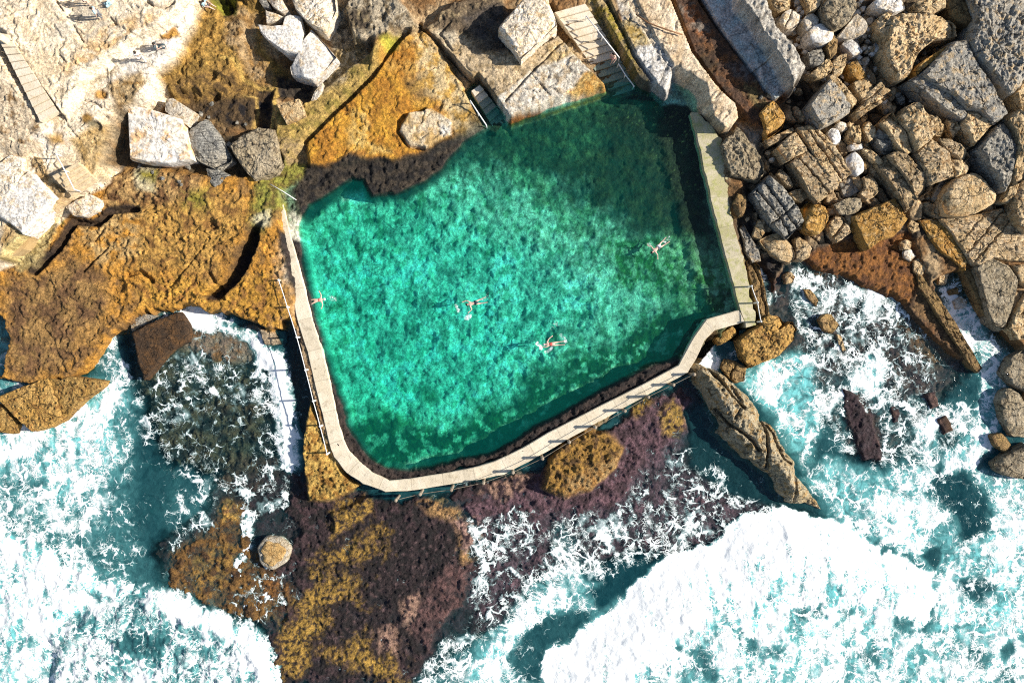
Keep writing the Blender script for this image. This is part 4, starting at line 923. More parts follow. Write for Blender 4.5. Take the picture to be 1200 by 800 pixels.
pool.data.materials.append(water_material('pool_water', (.0, .34, .27), (.3, .7, .6), wave=.05, s1=2.0, s2=4.0))
tag(pool, kind='structure')
# ------------------------------------------------------------------ loose rocks
def resample(pts, n):
    p = np.array(pts + [pts[0]], float); d = np.hypot(*np.diff(p, axis=0).T); s = np.concatenate([[0], np.cumsum(d)])
    t = np.linspace(0, s[-1], n, endpoint=False)
    return np.stack([np.interp(t, s, p[:, 0]), np.interp(t, s, p[:, 1])], -1)

def smooth_closed(a, k):
    for _ in range(k): a = .25 * np.roll(a, 1, 0) + .5 * a + .25 * np.roll(a, -1, 0)
    return a

def rock_mesh(name, out, h, seed, chisel=.3, bev=.07, rough=.07, flare=1.04, tilt=(0, 0), cracks=(), rnd=None, sink=.9, frac=.05):
    """closed rock: outline (local, metres) at the shoulder, sides down to -sink, chiselled top"""
    rs = np.random.RandomState(seed)
    per = sum(math.dist(out[i], out[i - 1]) for i in range(len(out)))
    n = int(np.clip(per / .10, 36, 190)); o = smooth_closed(resample(out, n), (3 if bev > .19 else 0) if rnd is None else rnd)
    if bev > .19: frac *= .35
    R = max(.15, np.sqrt(np.mean(np.sum(o * o, 1))))
    nr = int(np.clip(R / .10, 6, 26))
    lv = [(flare, -sink), (flare * .5 + .5 + .01, .12 * h), (1.015, .45 * h), (1.0, .75 * h), (1 - .25 * bev, .92 * h)]
    for q in np.linspace(1 - bev, .04, nr): lv.append((q, h))
    ang = rs.uniform(0, 6.28, 5); off = rs.uniform(.15, .75, 5); st = rs.uniform(.25, 1.0, 5) * chisel * h
    V = []
    for li, (q, zz) in enumerate(lv):
        p = o * q
        z = np.full(n, zz, float)
        top = li >= 4
        if top:
            for a_, o_, s_ in zip(ang, off, st):
                z -= np.maximum(0, (p[:, 0] * np.cos(a_) + p[:, 1] * np.sin(a_)) / R - o_) * s_
            for (ca, cp, cw, cd) in cracks:
                u = p[:, 0] * -math.sin(ca) + p[:, 1] * math.cos(ca) + .14 * fbm(p[:, 0] / .6 + cp * 9, p[:, 1] / .6 + seed, 3, seed + 2)
                z -= cd * np.exp(-((u - cp) / cw) ** 2)
        z += (p[:, 0] * tilt[0] + p[:, 1] * tilt[1]) * (1 if li > 1 else 0)
        sd = seed * 13.7
        nz = fbm(p[:, 0] / .8 + sd, p[:, 1] / .8 + zz, 4, seed) + .5 * fbm(p[:, 0] / .25 + sd, p[:, 1] / .25 + zz * 2, 3, seed + 3)
        if top: z += rough * nz * 1.3
        if top and R > .35:
            k1, k2, kc = worley(p[:, 0] / 1.5 + .45 * fbm(p[:, 0] / .7 + sd, p[:, 1] / .7, 2, 5) + sd, p[:, 1] / 1.1 + .45 * fbm(p[:, 0] / .7, p[:, 1] / .7 + sd, 2, 6), seed % 91)
            z += frac * h * (kc - .6) * .9 - frac * .9 * (1 - sstep(.02, .11, k2 - k1))
        rad = 1 + (rough * .9 * fbm(p[:, 0] / .5 + zz * 1.7, p[:, 1] / .5 - zz * 1.3 + sd, 3, seed + 7) / R if li < 6 else 0)
        V.append(np.stack([p[:, 0] * rad, p[:, 1] * rad, z], -1))
    V = np.concatenate(V); L = len(lv)
    F_ = []
    for l in range(L - 1):
        for i in range(n):
            j = (i + 1) % n
            F_.append((l * n + i, l * n + j, (l + 1) * n + j, (l + 1) * n + i))
    F_.append(tuple((L - 1) * n + i for i in range(n)))
    F_.append(tuple(i for i in reversed(range(n))))
    me = bpy.data.meshes.new(name); me.from_pydata(V.tolist(), [], F_); me.update()
    me.polygons.foreach_set('use_smooth', np.ones(len(me.polygons), bool))
    me.set_sharp_from_angle(angle=math.radians(38))
    return me

FOOT = []
def rock(pts, h, mat, label, name='boulder', cat='boulder', group=None, base=None, **kw):
    cx = sum(p[0] for p in pts) / len(pts); cy = sum(p[1] for p in pts) / len(pts)
    zb = U(cx, cy)[2] if base is None else base
    zt = zb + h * .9
    g_ = 1.08 if mat in ('tan', 'strata', 'slate', 'grey') and cx > 850 else 1.03
    w = [W(cx + (x - cx) * g_, cy + (y - cy) * g_, zt) for x, y in pts]
    ox = sum(p[0] for p in w) / len(w); oy = sum(p[1] for p in w) / len(w)
    loc = [(x - ox, y - oy) for x, y in w]
    if sum(a[0] * b[1] - b[0] * a[1] for a, b in zip(loc, loc[1:] + loc[:1])) < 0: loc = loc[::-1]
    seed = int(cx * 7 + cy * 13) % 9973
    kw.setdefault('frac', {'tan': .11, 'strata': .10, 'grey': .07, 'slate': .07, 'brown': .07, 'white': .0, 'pale': .03, 'rust': 0, 'pitted': .04, 'orange': .06, 'honey': .03}.get(mat, .05))
    me = rock_mesh(name, loc, h, seed, **kw)
    o = mesh_obj(name, me, M[mat]); o.location = (ox, oy, zb)
    tag(o, label, cat, group)
    FOOT.append((ox, oy, w))
    return o

# big pale blocks above the left shelf
rock([(150, 123), (180, 130), (212, 140), (217, 158), (224, 186), (195, 191), (170, 189), (152, 185)], 1.5, 'stained', 'largest pale square block, sunlit, with an orange stain on its top', base=1.5, chisel=.15, bev=.05, rough=.03, tilt=(.02, .05), flare=1.0)
rock([(194, 116), (202, 115), (227, 131), (219, 147), (206, 140), (193, 130)], 1.1, 'pale', 'pale tabular block wedged behind the largest white square block', base=1.6, chisel=.2, bev=.05, rough=.04)
rock([(222, 152), (241, 139), (254, 156), (264, 173), (271, 187), (252, 197), (232, 188), (221, 170)], 1.1, 'grey', 'dark rounded boulder just right of the largest white block', base=1.3, chisel=.6, bev=.2)
rock([(269, 171), (285, 158), (302, 150), (320, 152), (326, 172), (327, 190), (322, 200), (298, 210), (288, 200), (279, 188)], 1.3, 'pitted', 'rough grey pitted boulder beside the green corner of the pool', base=1.2, chisel=.35, rough=.10)
rock([(241, 197), (252, 196), (269, 205), (262, 216), (256, 224), (246, 213)], .8, 'grey', 'small grey wedge of rock below the dark rounded boulder', base=1.15, chisel=.5)
# white boulders at top
rock([(302, 29), (318, 31), (332, 30), (334, 20), (338, 17), (351, 19), (353, 40), (352, 60), (344, 61), (334, 61), (324, 54), (314, 47), (306, 38)], 1.2, 'white', 'heart shaped white boulder with a notch in its upper edge', base=2.0, chisel=.2, bev=.07, rough=.03, flare=1.0)
rock([(340, 78), (350, 62), (354, 50), (364, 35), (378, 50), (393, 67), (380, 81), (366, 94), (354, 91), (342, 87)], 1.3, 'white', 'white kite shaped boulder with a pinkish facet on its lower side', base=1.6, chisel=.45, bev=.07, rough=.03, flare=1.0)
rock([(311, 12), (331, 19), (327, 24), (320, 26), (312, 27)], .8, 'pale', 'small pale triangular rock above the heart shaped boulder', base=2.1, chisel=.3, rough=.03)
rock([(312, -2), (328, -4), (338, 13), (331, 16), (318, 6)], .9, 'pale', 'narrow pale rock at the top edge beside the striped boulder', base=2.2, chisel=.3, rough=.03)
rock([(299, -6), (309, -6), (317, 9), (308, 8)], .7, 'grey', 'bluish grey rock at the top edge left of the narrow pale rock', base=2.2)
rock([(340, -8), (390, -10), (393, 12), (386, 26), (379, 36), (367, 30), (356, 21), (346, 10)], 1.3, 'pale', 'large pale boulder with curved stripes at the top edge', base=2.1, chisel=.5, cracks=[(.7, -.6, .06, .1), (.75, -.1, .05, .1), (.8, .4, .05, .1), (.7, .8, .05, .08)])
rock([(324, 122), (338, 119), (350, 116), (354, 126), (357, 135), (346, 140), (335, 144), (329, 133)], .55, 'tan', 'flat square slab lying alone on the olive ledge', base=2.0, chisel=.08, bev=.06, rough=.02, name='rock_slab', cat='rock slab')
rock([(365, 117), (369, 106), (378, 97), (378, 106), (371, 116)], .4, 'pale', 'small pale rock sliver below the kite shaped boulder', base=1.8)
rock([(585, 32), (592, 22), (600, 14), (615, -4), (640, -6), (647, 14), (652, 28), (633, 46), (611, 67), (603, 55), (595, 45)], 1.9, 'pale', 'large grey white spotted boulder with a pointed lower corner, above the pale slab', base=2.1, chisel=.45, bev=.12, rough=.08)
# left edge
rock([(32, 201), (40, 205), (50, 217), (64, 232), (52, 245), (38, 261), (25, 273), (12, 262), (-4, 252), (-4, 238), (12, 222)], 1.5, 'white', 'big white boulder near the left edge beside the curb', base=2.6, chisel=.25, bev=.08, rough=.05)
rock([(-6, 195), (10, 182), (25, 185), (26, 200), (18, 216), (10, 227), (-6, 236)], 1.1, 'pale', 'pale pinkish boulder at the left edge above the big white boulder', base=3.2, chisel=.3)
rock([(38, 182), (50, 186), (54, 196), (46, 204), (37, 196)], .7, 'tan', 'round tan stone left of the timber steps', base=3.0)
rock([(77, 242), (90, 234), (104, 228), (116, 234), (113, 245), (98, 253), (85, 252)], .5, 'pale', 'pale lumpy rock below the timber steps', base=2.0, rough=.09)
# sea rocks on the left
rock([(-6, 466), (20, 456), (55, 443), (60, 455), (66, 470), (72, 492), (56, 500), (37, 505), (22, 492), (10, 480)], 1.0, 'honey', 'honeycomb weathered block in the white water at the left edge', base=.15, chisel=.15, rough=.10, bev=.06)
rock([(56, 443), (70, 445), (82, 441), (100, 444), (121, 447), (118, 453), (98, 468), (73, 492), (66, 470)], .9, 'honey', 'honeycomb weathered wedge of rock joined to the block at the left edge', base=.15, chisel=.2, rough=.09, bev=.06)
rock([(-6, 474), (6, 480), (19, 499), (15, 508), (-6, 506)], .8, 'honey', 'small orange rock cut by the left edge below the honeycomb block', base=.1)
rock([(155, 391), (170, 382), (185, 375), (207, 367), (213, 375), (219, 386), (217, 400), (207, 405), (197, 412), (182, 430), (170, 444), (166, 434), (162, 424), (160, 405)], 1.1, 'rust', 'dark brown wedge shaped rock standing in the foam, with a pale rim', base=.0, chisel=.12, bev=.08, rough=.06, tilt=(-.08, .0))
rock([(152, 378), (166, 367), (184, 370), (170, 380), (155, 388)], .45, 'slate', 'low dark green wet rock behind the brown wedge', base=.0)
# right of the pool : rocks below the wall
rock([(866, 399), (880, 388), (892, 381), (904, 384), (914, 386), (929, 377), (934, 386), (930, 398), (920, 410), (909, 419), (894, 424), (881, 430), (872, 420)], 1.3, 'honey', 'big orange rock at the foot of the wall corner, washed by milky water', base=.1, chisel=.3, rough=.14)
rock([(892, 376), (900, 369), (913, 371), (921, 380), (906, 388), (894, 384)], 1.1, 'honey', 'orange knob of rock touching the end of the right wall', base=.3, rough=.1)
rock([(839, 396), (849, 388), (859, 382), (864, 391), (855, 398), (844, 404)], .8, 'honey', 'small orange rock under the bend of the walkway', base=.1)
rock([(846, 431), (850, 421), (863, 424), (875, 431), (872, 446), (863, 449), (853, 441)], .8, 'brown', 'small brown fissured boulder beside the top of the long outcrop', base=-.1, rough=.1, cracks=[(1.2, .1, .06, .25)])
rock([(960, 374), (966, 369), (974, 368), (983, 381), (976, 390), (966, 387)], .7, 'brown', 'lone brown boulder in the foam right of the big orange rock', base=-.1)
rock([(981, 392), (986, 394), (991, 410), (989, 413), (984, 404)], .35, 'tan', 'thin tan sliver of rock in the foam', base=-.15)
rock([(942, 339), (950, 339), (960, 352), (957, 359), (947, 349)], .45, 'brown', 'low brown rock ridge awash near the rust coloured shelf', base=-.15)
rock([(919, 322), (926, 319), (932, 324), (929, 331), (922, 332)], .4, 'tan', 'little tan stone at the top of the foamy channel', base=.1)
LONG = [(815, 432), (822, 427), (831, 428), (846, 437), (860, 447), (872, 457), (882, 467), (891, 481), (897, 492), (904, 497), (911, 506), (920, 521), (929, 532), (936, 542), (938, 556), (942, 563), (955, 576), (966, 591), (978, 607), (964, 601), (954, 596),
        (938, 593), (927, 592), (920, 580), (912, 565), (900, 553), (888, 545), (875, 538), (860, 522), (845, 508), (850, 500), (838, 482), (827, 463), (820, 452)]
# ridge built in courses along its length so that it keeps its long irregular outline
def long_outcrop():
    zt = 1.75; w = [W(x, y, zt) for x, y in LONG]
    xs = [p[0] for p in w]; ys = [p[1] for p in w]
    gx = np.arange(min(xs) - .6, max(xs) + .6, .07); gy = np.arange(min(ys) - .6, max(ys) + .6, .07)
    X, Y = np.meshgrid(gx, gy)
    wx = .25 * fbm(X / 1.2, Y / 1.2, 4, 12); wy = .25 * fbm(X / 1.2, Y / 1.2, 4, 13)
    s = poly_sdf(X + wx, Y + wy, w)
    ax, ay = W(820, 430, 1.7); bx, by = W(975, 605, .2)
    L2 = (bx - ax) ** 2 + (by - ay) ** 2; t = np.clip(((X - ax) * (bx - ax) + (Y - ay) * (by - ay)) / L2, 0, 1)
    crown = 2.1 - .5 * t - 1.2 * sstep(.74, .98, t)
    z = -1.0 + (crown + 1.0) * (sstep(-.28, .22, s) * .72 + .28 * sstep(.1, 1.2, s))
    for pts, cw, cd in (([(830, 428), (845, 445), (862, 466), (872, 478)], .16, .8), ([(842, 480), (860, 500), (878, 512), (890, 528)], .14, .7), ([(898, 494), (900, 520), (902, 548)], .13, .8),
                        ([(902, 500), (914, 520), (920, 530)], .12, .5), ([(914, 524), (922, 540), (930, 545)], .1, .5), ([(860, 455), (870, 470)], .2, .5), ([(938, 556), (934, 575), (936, 592)], .1, .3), ([(862, 490), (868, 476)], .1, .3)):
        d = line_dist(X + wx * .5, Y + wy * .5, [W(a, b, 1.8) for a, b in pts]); z -= cd * (1 - sstep(cw * .3, cw * 1.3, d)) * (s > -.2)
    k1, k2, kc = worley(X / .55 + wx, Y / .55 + wy, 41)
    z += (.22 * fbm(X / .9, Y / .9, 5, 42, .6) - .16 * sstep(.35, .0, k1)) * sstep(-.1, .3, s)
    keep = s[:-1, :-1] > -.42
    o = grid_mesh('rock_outcrop', X, Y, z, keep); o.data.materials.append(M['outcrop'])
    sol = o.modifiers.new('thickness', 'SOLIDIFY'); sol.thickness = .3; sol.offset = -1
    tag(o, 'long fissured yellow grey outcrop running down from the walkway bend into the breaker', 'rock outcrop')
    FOOT.append((0, 0, w))
long_outcrop()
# right edge, in the sea
rock([(1172, 470), (1176, 460), (1184, 455), (1196, 462), (1206, 480), (1206, 512), (1188, 510), (1177, 492)], 1.1, 'pitted', 'tall oval brown boulder standing in foam at the right edge', base=-.1, bev=.3)
rock([(1162, 511), (1174, 507), (1186, 520), (1180, 531), (1167, 523)], .7, 'brown', 'small brown boulder between two larger ones at the right edge', base=-.1, bev=.25)
rock([(1166, 543), (1180, 533), (1204, 520), (1206, 562), (1182, 558), (1170, 552)], 1.1, 'pitted', 'low rounded reddish boulder, lowest one on the right edge', base=-.1, bev=.3)
rock([(1176, 438), (1185, 420), (1206, 408), (1206, 460), (1190, 452)], 1.2, 'pitted', 'dark speckled boulder on the right edge above the oval boulder', base=-.1, bev=.25)
rock([(1101, 316), (1107, 312), (1112, 318), (1109, 332), (1101, 332)], .6, 'tan', 'upright cream stone in the narrow foamy channel', base=-.1)
rock([(1117, 353), (1126, 348), (1134, 353), (1132, 360), (1121, 362)], .5, 'pale', 'pale stone lying in the narrow foamy channel', base=-.2)
rock([(1110, 341), (1122, 336), (1124, 344), (1113, 346)], .4, 'brown', 'greenish brown stone just above the pale channel stone', base=-.2)

# the boulder bed, right of the wall
rock([(846, 170), (855, 160), (864, 150), (872, 156), (880, 168), (892, 184), (896, 201), (888, 211), (872, 207), (859, 204), (852, 190)], .9, 'pitted', 'knobbly tan rock mass against the mossy wall', base=1.0, rough=.16, chisel=.5)
rock([(912, 174), (922, 163), (932, 155), (940, 166), (946, 176), (934, 182), (923, 188)], .9, 'strata', 'blocky tan boulder above the split pair of slabs', base=1.5, chisel=.6)
rock([(938, 152), (951, 148), (965, 158), (978, 171), (987, 186), (997, 201), (989, 208), (982, 215), (972, 205), (964, 196), (957, 186), (951, 175)], 1.3, 'strata', 'long layered slab pointing at the smooth white stone', base=1.1, chisel=.25, rough=.07, cracks=[(-.95, .0, .07, .35), (-.9, .55, .06, .2)])
rock([(929, 191), (938, 184), (947, 178), (960, 192), (972, 204), (982, 216), (971, 226), (959, 236), (951, 228), (946, 220), (938, 205)], 1.3, 'strata', 'squared slab split lengthwise by one straight crack', base=1.0, chisel=.2, rough=.05, cracks=[(-.88, .1, .05, .5)])
rock([(885, 228), (895, 217), (904, 208), (915, 219), (926, 231), (934, 243), (941, 257), (932, 267), (922, 278), (914, 268), (905, 260), (895, 245)], 1.4, 'grey', 'dark grey block broken by parallel crevices near the wall', base=.8, chisel=.35, rough=.12, cracks=[(-.9, -.5, .08, .5), (-.95, .25, .08, .4), (.7, -.6, .07, .4)])
rock([(943, 244), (953, 235), (962, 238), (968, 243), (971, 256), (967, 266), (960, 274), (951, 274), (944, 268)], 1.2, 'orange', 'upright yellowish boulder left of two pitted ones', base=.7, chisel=.5)
rock([(977, 240), (987, 234), (997, 232), (1008, 233), (1010, 243), (1002, 250), (994, 252), (982, 250)], .9, 'pitted', 'cratered tan boulder above the orange square block', base=.8, rough=.12)
rock([(971, 264), (981, 254), (989, 256), (996, 264), (996, 272), (989, 278), (982, 283), (974, 274)], 1.0, 'strata', 'tan boulder with a diagonal fissure left of the orange square block', base=.7, cracks=[(.9, .0, .07, .4)])
rock([(892, 282), (902, 277), (912, 274), (920, 279), (928, 289), (932, 299), (927, 307), (917, 304), (908, 299), (898, 291)], 1.1, 'tan', 'smooth egg shaped tan boulder by the foot of the wall', base=.4, bev=.3, rough=.04, chisel=.4)
rock([(932, 281), (937, 278), (946, 284), (954, 291), (948, 301), (940, 305), (934, 303)], .9, 'strata', 'pale striped cube of rock beside the egg shaped boulder', base=.4, chisel=.4)
rock([(856, 249), (860, 237), (866, 226), (875, 229), (876, 240), (872, 252), (864, 255)], 1.0, 'brown', 'small sunlit brown boulder leaning against the wall', base=.6, chisel=.7)
rock([(883, 277), (886, 266), (890, 258), (897, 271), (891, 280)], .8, 'tan', 'small pointed tan rock left of the dark grey block', base=.5)
rock([(992, 187), (997, 181), (1003, 177), (1009, 183), (1013, 190), (1013, 200), (1006, 206), (999, 202), (994, 195)], .9, 'white', 'smooth bluish white stone, brightest in the boulder bed', base=1.3, chisel=.3, bev=.3, rough=.02, name='stone')
rock([(1010, 187), (1016, 189), (1019, 195), (1015, 199), (1011, 194)], .5, 'brown', 'little brown stone tucked against the smooth white stone', base=1.3, name='stone')
rock([(1013, 209), (1020, 205), (1026, 211), (1029, 224), (1023, 231), (1016, 234), (1009, 227), (1014, 220)], 1.0, 'strata', 'craggy tan boulder right of a deep shaded pocket', base=.9, rough=.1)
rock([(984, 214), (995, 208), (1006, 206), (1009, 222), (998, 229), (990, 231)], .5, 'slate', 'dark shaded stone in the pocket below the long layered slab', base=.8)
rock([(925, 226), (933, 222), (941, 222), (946, 231), (939, 237), (931, 234)], .7, 'tan', 'small tan wedge left of the split slab base', base=.8)
rock([(912, 205), (917, 198), (928, 213), (929, 219), (923, 218)], .8, 'strata', 'thin upright flake between the crevice block and the split slab', base=.9)
rock([(868, 268), (873, 264), (880, 279), (889, 294), (891, 304), (881, 306), (874, 295), (872, 282)], .8, 'slate', 'dark splintered rock lying along the lower wall', base=.2, rough=.12)
rock([(876, 306), (884, 303), (891, 312), (893, 324), (897, 340), (899, 354), (902, 368), (893, 372), (884, 352), (880, 330)], 1.0, 'brown', 'dark brown elongated rock beside the right railing', base=.1, rough=.1, cracks=[(-1.35, .1, .06, .3)])
rock([(1000, 254), (1016, 247), (1032, 240), (1049, 233), (1056, 243), (1064, 256), (1056, 268), (1047, 277), (1034, 280), (1025, 287), (1018, 292), (1008, 274)], 1.3, 'orange', 'large square orange block above the rust coloured shelf', base=.7, chisel=.15, bev=.06, rough=.07)
# pale rubble corner
rock([(892, 132), (899, 124), (906, 118), (914, 127), (921, 137), (918, 148), (909, 156), (901, 161), (897, 146)], 1.1, 'orange', 'yellowish block at the lower end of the paved slabs', base=1.5, chisel=.5)
rock([(898, 164), (913, 157), (929, 149), (931, 153), (917, 163), (903, 170)], .6, 'strata', 'thin layered plate below the yellowish block', base=1.4)
rock([(903, -6), (927, -6), (925, 9), (913, 13), (907, 6)], .9, 'tan', 'tan boulder at the top edge beside the rubble ridge', base=2.2)
rock([(917, 17), (922, 12), (928, 10), (938, 17), (937, 26), (933, 32), (923, 33), (915, 26)], 1.0, 'pale', 'pale boulder with a dark hook shaped cleft beside the rubble ridge', base=2.1, bev=.25, cracks=[(1.2, .1, .06, .3)])
rock([(940, -6), (962, -6), (961, 5), (957, 11), (949, 13)], .9, 'tan', 'tan boulder at the top edge left of the pitted one', base=2.2)
rock([(940, 25), (945, 18), (952, 15), (960, 20), (960, 28), (953, 33), (946, 37)], .9, 'pale', 'pale rounded boulder behind the long white one', base=2.1, bev=.25)
rock([(947, 37), (955, 29), (963, 27), (971, 31), (978, 37), (976, 46), (968, 50), (961, 51), (950, 47)], 1.1, 'white', 'long rounded white boulder in the rubble', base=2.0, bev=.3, rough=.03, name='stone')
rock([(964, 8), (969, -6), (1000, -6), (1004, 9), (999, 18), (993, 27), (980, 33), (972, 27), (967, 20)], 1.5, 'pitted', 'big pitted grey boulder at the top edge', base=2.2, rough=.1)
rock([(982, 43), (993, 29), (1005, 15), (1012, 23), (1017, 31), (1014, 38), (1004, 42), (995, 45)], 1.1, 'pale', 'pale faceted boulder right of the big pitted one', base=2.0)
rock([(988, 51), (997, 44), (1005, 52), (1012, 60), (1006, 64), (1000, 66)], .8, 'white', 'bright white angular stone right of a narrow upright flake', base=1.8, rough=.02, name='stone')
rock([(947, 62), (955, 59), (963, 57), (966, 66), (966, 74), (957, 76), (950, 74)], .8, 'grey', 'bluish grey stone below the long white boulder', base=1.8)
rock([(951, 86), (962, 76), (971, 68), (977, 77), (973, 84), (968, 89), (958, 91)], .8, 'tan', 'tan slab shaped stone above the dark cube', base=1.8)
rock([(971, 42), (977, 40), (982, 46), (981, 62), (974, 68), (970, 57)], 1.0, 'brown', 'narrow upright brown flake beside the long white boulder', base=1.8)
rock([(977, 71), (985, 65), (992, 64), (991, 77), (986, 86), (977, 88)], .9, 'tan', 'narrow tan block right of the tan slab shaped stone', base=1.7)
rock([(993, 77), (999, 72), (1005, 72), (1010, 80), (1016, 88), (1009, 95), (1000, 90)], .9, 'orange', 'tan orange block above the layered brick like rock', base=1.7)
rock([(1001, 97), (1008, 92), (1016, 91), (1025, 103), (1018, 110), (1010, 115), (1004, 108)], .9, 'tan', 'tan block under the tan orange one', base=1.6)
rock([(951, 123), (963, 107), (975, 93), (986, 107), (997, 123), (995, 131), (981, 139), (965, 147), (957, 136)], 1.9, 'slate', 'dark bluish cube of rock with a rippled top', base=1.4, chisel=.12, bev=.06, rough=.05)
rock([(972, 90), (977, 87), (990, 100), (1004, 117), (1000, 124), (997, 121), (985, 105)], 1.2, 'tan', 'thin tan slab leaning on the dark bluish cube', base=1.4, chisel=.2)
rock([(971, 156), (975, 150), (982, 151), (986, 160), (984, 168), (978, 169), (973, 163)], .7, 'white', 'egg shaped white stone below the dark bluish cube', base=1.5, bev=.3, rough=.02, name='stone')
rock([(979, 147), (985, 142), (992, 144), (994, 151), (988, 154), (981, 151)], .6, 'pale', 'grey white pebble beside the egg shaped white stone', base=1.5, bev=.3, rough=.02, name='stone')
rock([(996, 170), (1003, 166), (1011, 168), (1012, 174), (998, 176)], .5, 'white', 'flat white stone above the smooth bluish white one', base=1.5, rough=.02, name='stone')
rock([(996, 158), (999, 148), (1006, 147), (1010, 158), (1009, 167), (1001, 168)], .9, 'tan', 'tan upright block above the flat white stone', base=1.5)
rock([(1012, 152), (1018, 143), (1025, 150), (1026, 162), (1019, 165)], .8, 'tan', 'tan knob right of the tan upright block', base=1.5)
rock([(1004, 130), (1014, 120), (1025, 114), (1040, 106), (1045, 112), (1032, 121), (1020, 128), (1008, 138)], .9, 'strata', 'layered brick like rock between rubble and long ridges', base=1.6, cracks=[(.5, 0, .05, .2), (.5, .35, .05, .15), (-1.1, .1, .05, .2), (-1.1, .9, .05, .2)])
rock([(1012, 112), (1024, 104), (1032, 96), (1038, 103), (1044, 106), (1030, 114), (1016, 121)], .9, 'strata', 'layered slab above the brick like rock', base=1.7, cracks=[(.6, 0, .05, .2)])
# big jointed blocks, upper right
rock([(1025, 2), (1034, -6), (1056, -6), (1061, 9), (1054, 13), (1047, 15), (1036, 12), (1027, 9)], 1.0, 'white', 'white striped boulder at the top edge', base=2.4, cracks=[(.3, .1, .05, .12), (.3, -.3, .05, .12)])
rock([(1029, 24), (1034, 18), (1040, 15), (1049, 20), (1051, 33), (1046, 39), (1040, 44), (1032, 37)], 1.3, 'tan', 'tan block left of the long tan plateau slab', base=2.0)
rock([(1049, 22), (1058, 18), (1075, 18), (1089, 17), (1104, 22), (1117, 27), (1120, 42), (1108, 45), (1095, 46), (1085, 53), (1077, 61), (1070, 75), (1066, 86), (1056, 88), (1048, 74), (1042, 58), (1045, 40)], 1.5, 'tan', 'big lumpy tan slab above the broad grey slab', base=2.2, chisel=.3, rough=.16)
rock([(1074, 80), (1084, 70), (1100, 60), (1116, 50), (1118, 55), (1102, 64), (1086, 78), (1076, 87)], .6, 'orange', 'narrow ochre stained ledge between the tan and grey slabs', base=3.0)
rock([(1086, 88), (1096, 76), (1108, 63), (1120, 51), (1132, 50), (1138, 62), (1143, 74), (1150, 84), (1157, 93), (1168, 110), (1180, 129), (1173, 135), (1165, 141), (1150, 126), (1136, 124), (1120, 110), (1102, 100)], 1.9, 'slate', 'broad grey slab with a tan rim on its right side', base=2.2, chisel=.15, rough=.10, bev=.06)
rock([(1070, 95), (1084, 86), (1097, 98), (1112, 112), (1128, 126), (1138, 138), (1124, 137), (1108, 128), (1092, 115)], 1.6, 'slate', 'long grey step along the lower side of the broad grey slab', base=2.0, chisel=.25)
rock([(1136, 128), (1150, 128), (1166, 141), (1154, 155), (1144, 168), (1138, 158), (1130, 146)], 1.7, 'tan', 'tan corner block at the lower tip of the broad grey slab', base=1.8)
rock([(1139, -8), (1208, -8), (1208, 80), (1200, 92), (1187, 106), (1180, 98), (1172, 90), (1156, 73), (1147, 62), (1141, 50), (1144, 34), (1147, 22)], 2.3, 'slate', 'huge rough grey block filling the top right corner', base=2.2, chisel=.3, rough=.2, bev=.08)
rock([(1190, 110), (1200, 98), (1210, 90), (1210, 130), (1200, 128)], 1.6, 'tan', 'tan block cut by the right edge below the corner block', base=2.2)
rock([(1110, 5), (1122, -6), (1140, -6), (1146, 14), (1138, 30), (1125, 26), (1116, 18)], 1.3, 'brown', 'yellow brown lumpy rock between the tan slab and the corner block', base=2.2, rough=.14)
rock([(1074, 4), (1086, -6), (1108, -6), (1108, 8), (1094, 15), (1078, 14)], 1.2, 'tan', 'tan boulder at the top edge above the lumpy slab', base=2.3)
rock([(1150, 175), (1158, 164), (1168, 152), (1180, 142), (1190, 150), (1194, 170), (1190, 192), (1186, 208), (1180, 220), (1172, 206), (1160, 192)], 1.9, 'grey', 'dark hollowed ridge block below the broad grey slab', base=1.8, rough=.13, chisel=.4)
rock([(1184, 140), (1196, 130), (1208, 138), (1208, 205), (1196, 212), (1190, 196), (1195, 172), (1192, 152)], 2.1, 'tan', 'tall tan ridge at the right edge next to the hollowed block', base=1.9, rough=.11)
rock([(1176, 235), (1180, 224), (1188, 212), (1197, 210), (1192, 224), (1184, 236)], 1.2, 'tan', 'narrow tan fin below the tall tan ridge', base=1.7)
rock([(1190, 232), (1198, 214), (1208, 208), (1208, 270), (1198, 262), (1192, 250)], 1.4, 'strata', 'tan striped block at the right edge beside the narrow fin', base=1.6)
rock([(1077, 180), (1085, 171), (1093, 164), (1103, 172), (1112, 180), (1117, 192), (1120, 203), (1108, 208), (1095, 213), (1086, 198)], 1.7, 'strata', 'squarish tan block in the middle of the jointed ridges', base=1.6, chisel=.25, rough=.08)
rock([(1099, 163), (1112, 164), (1126, 169), (1133, 176), (1138, 183), (1131, 189), (1120, 182), (1108, 175)], 1.5, 'strata', 'layered tan wedge right of the squarish ridge block', base=1.7)
rock([(1114, 184), (1122, 185), (1132, 192), (1134, 202), (1122, 206), (1118, 196)], 1.3, 'tan', 'small tan block above the big smooth boulder', base=1.6)
rock([(1036, 144), (1042, 138), (1048, 132), (1056, 148), (1066, 166), (1069, 176), (1062, 180), (1052, 171), (1043, 156)], 1.5, 'tan', 'slanted tan fin, upper left one of the parallel ridges', base=1.5, chisel=.35)
rock([(1058, 138), (1068, 124), (1078, 120), (1084, 130), (1093, 142), (1096, 156), (1086, 166), (1077, 174), (1070, 160)], 1.9, 'tan', 'thick tan ridge block above the squarish one', base=1.6, chisel=.35, rough=.1)
rock([(1086, 132), (1096, 136), (1106, 146), (1104, 158), (1097, 158), (1094, 144)], 1.5, 'tan', 'knobby tan rock right of the thick ridge block', base=1.7, rough=.12)
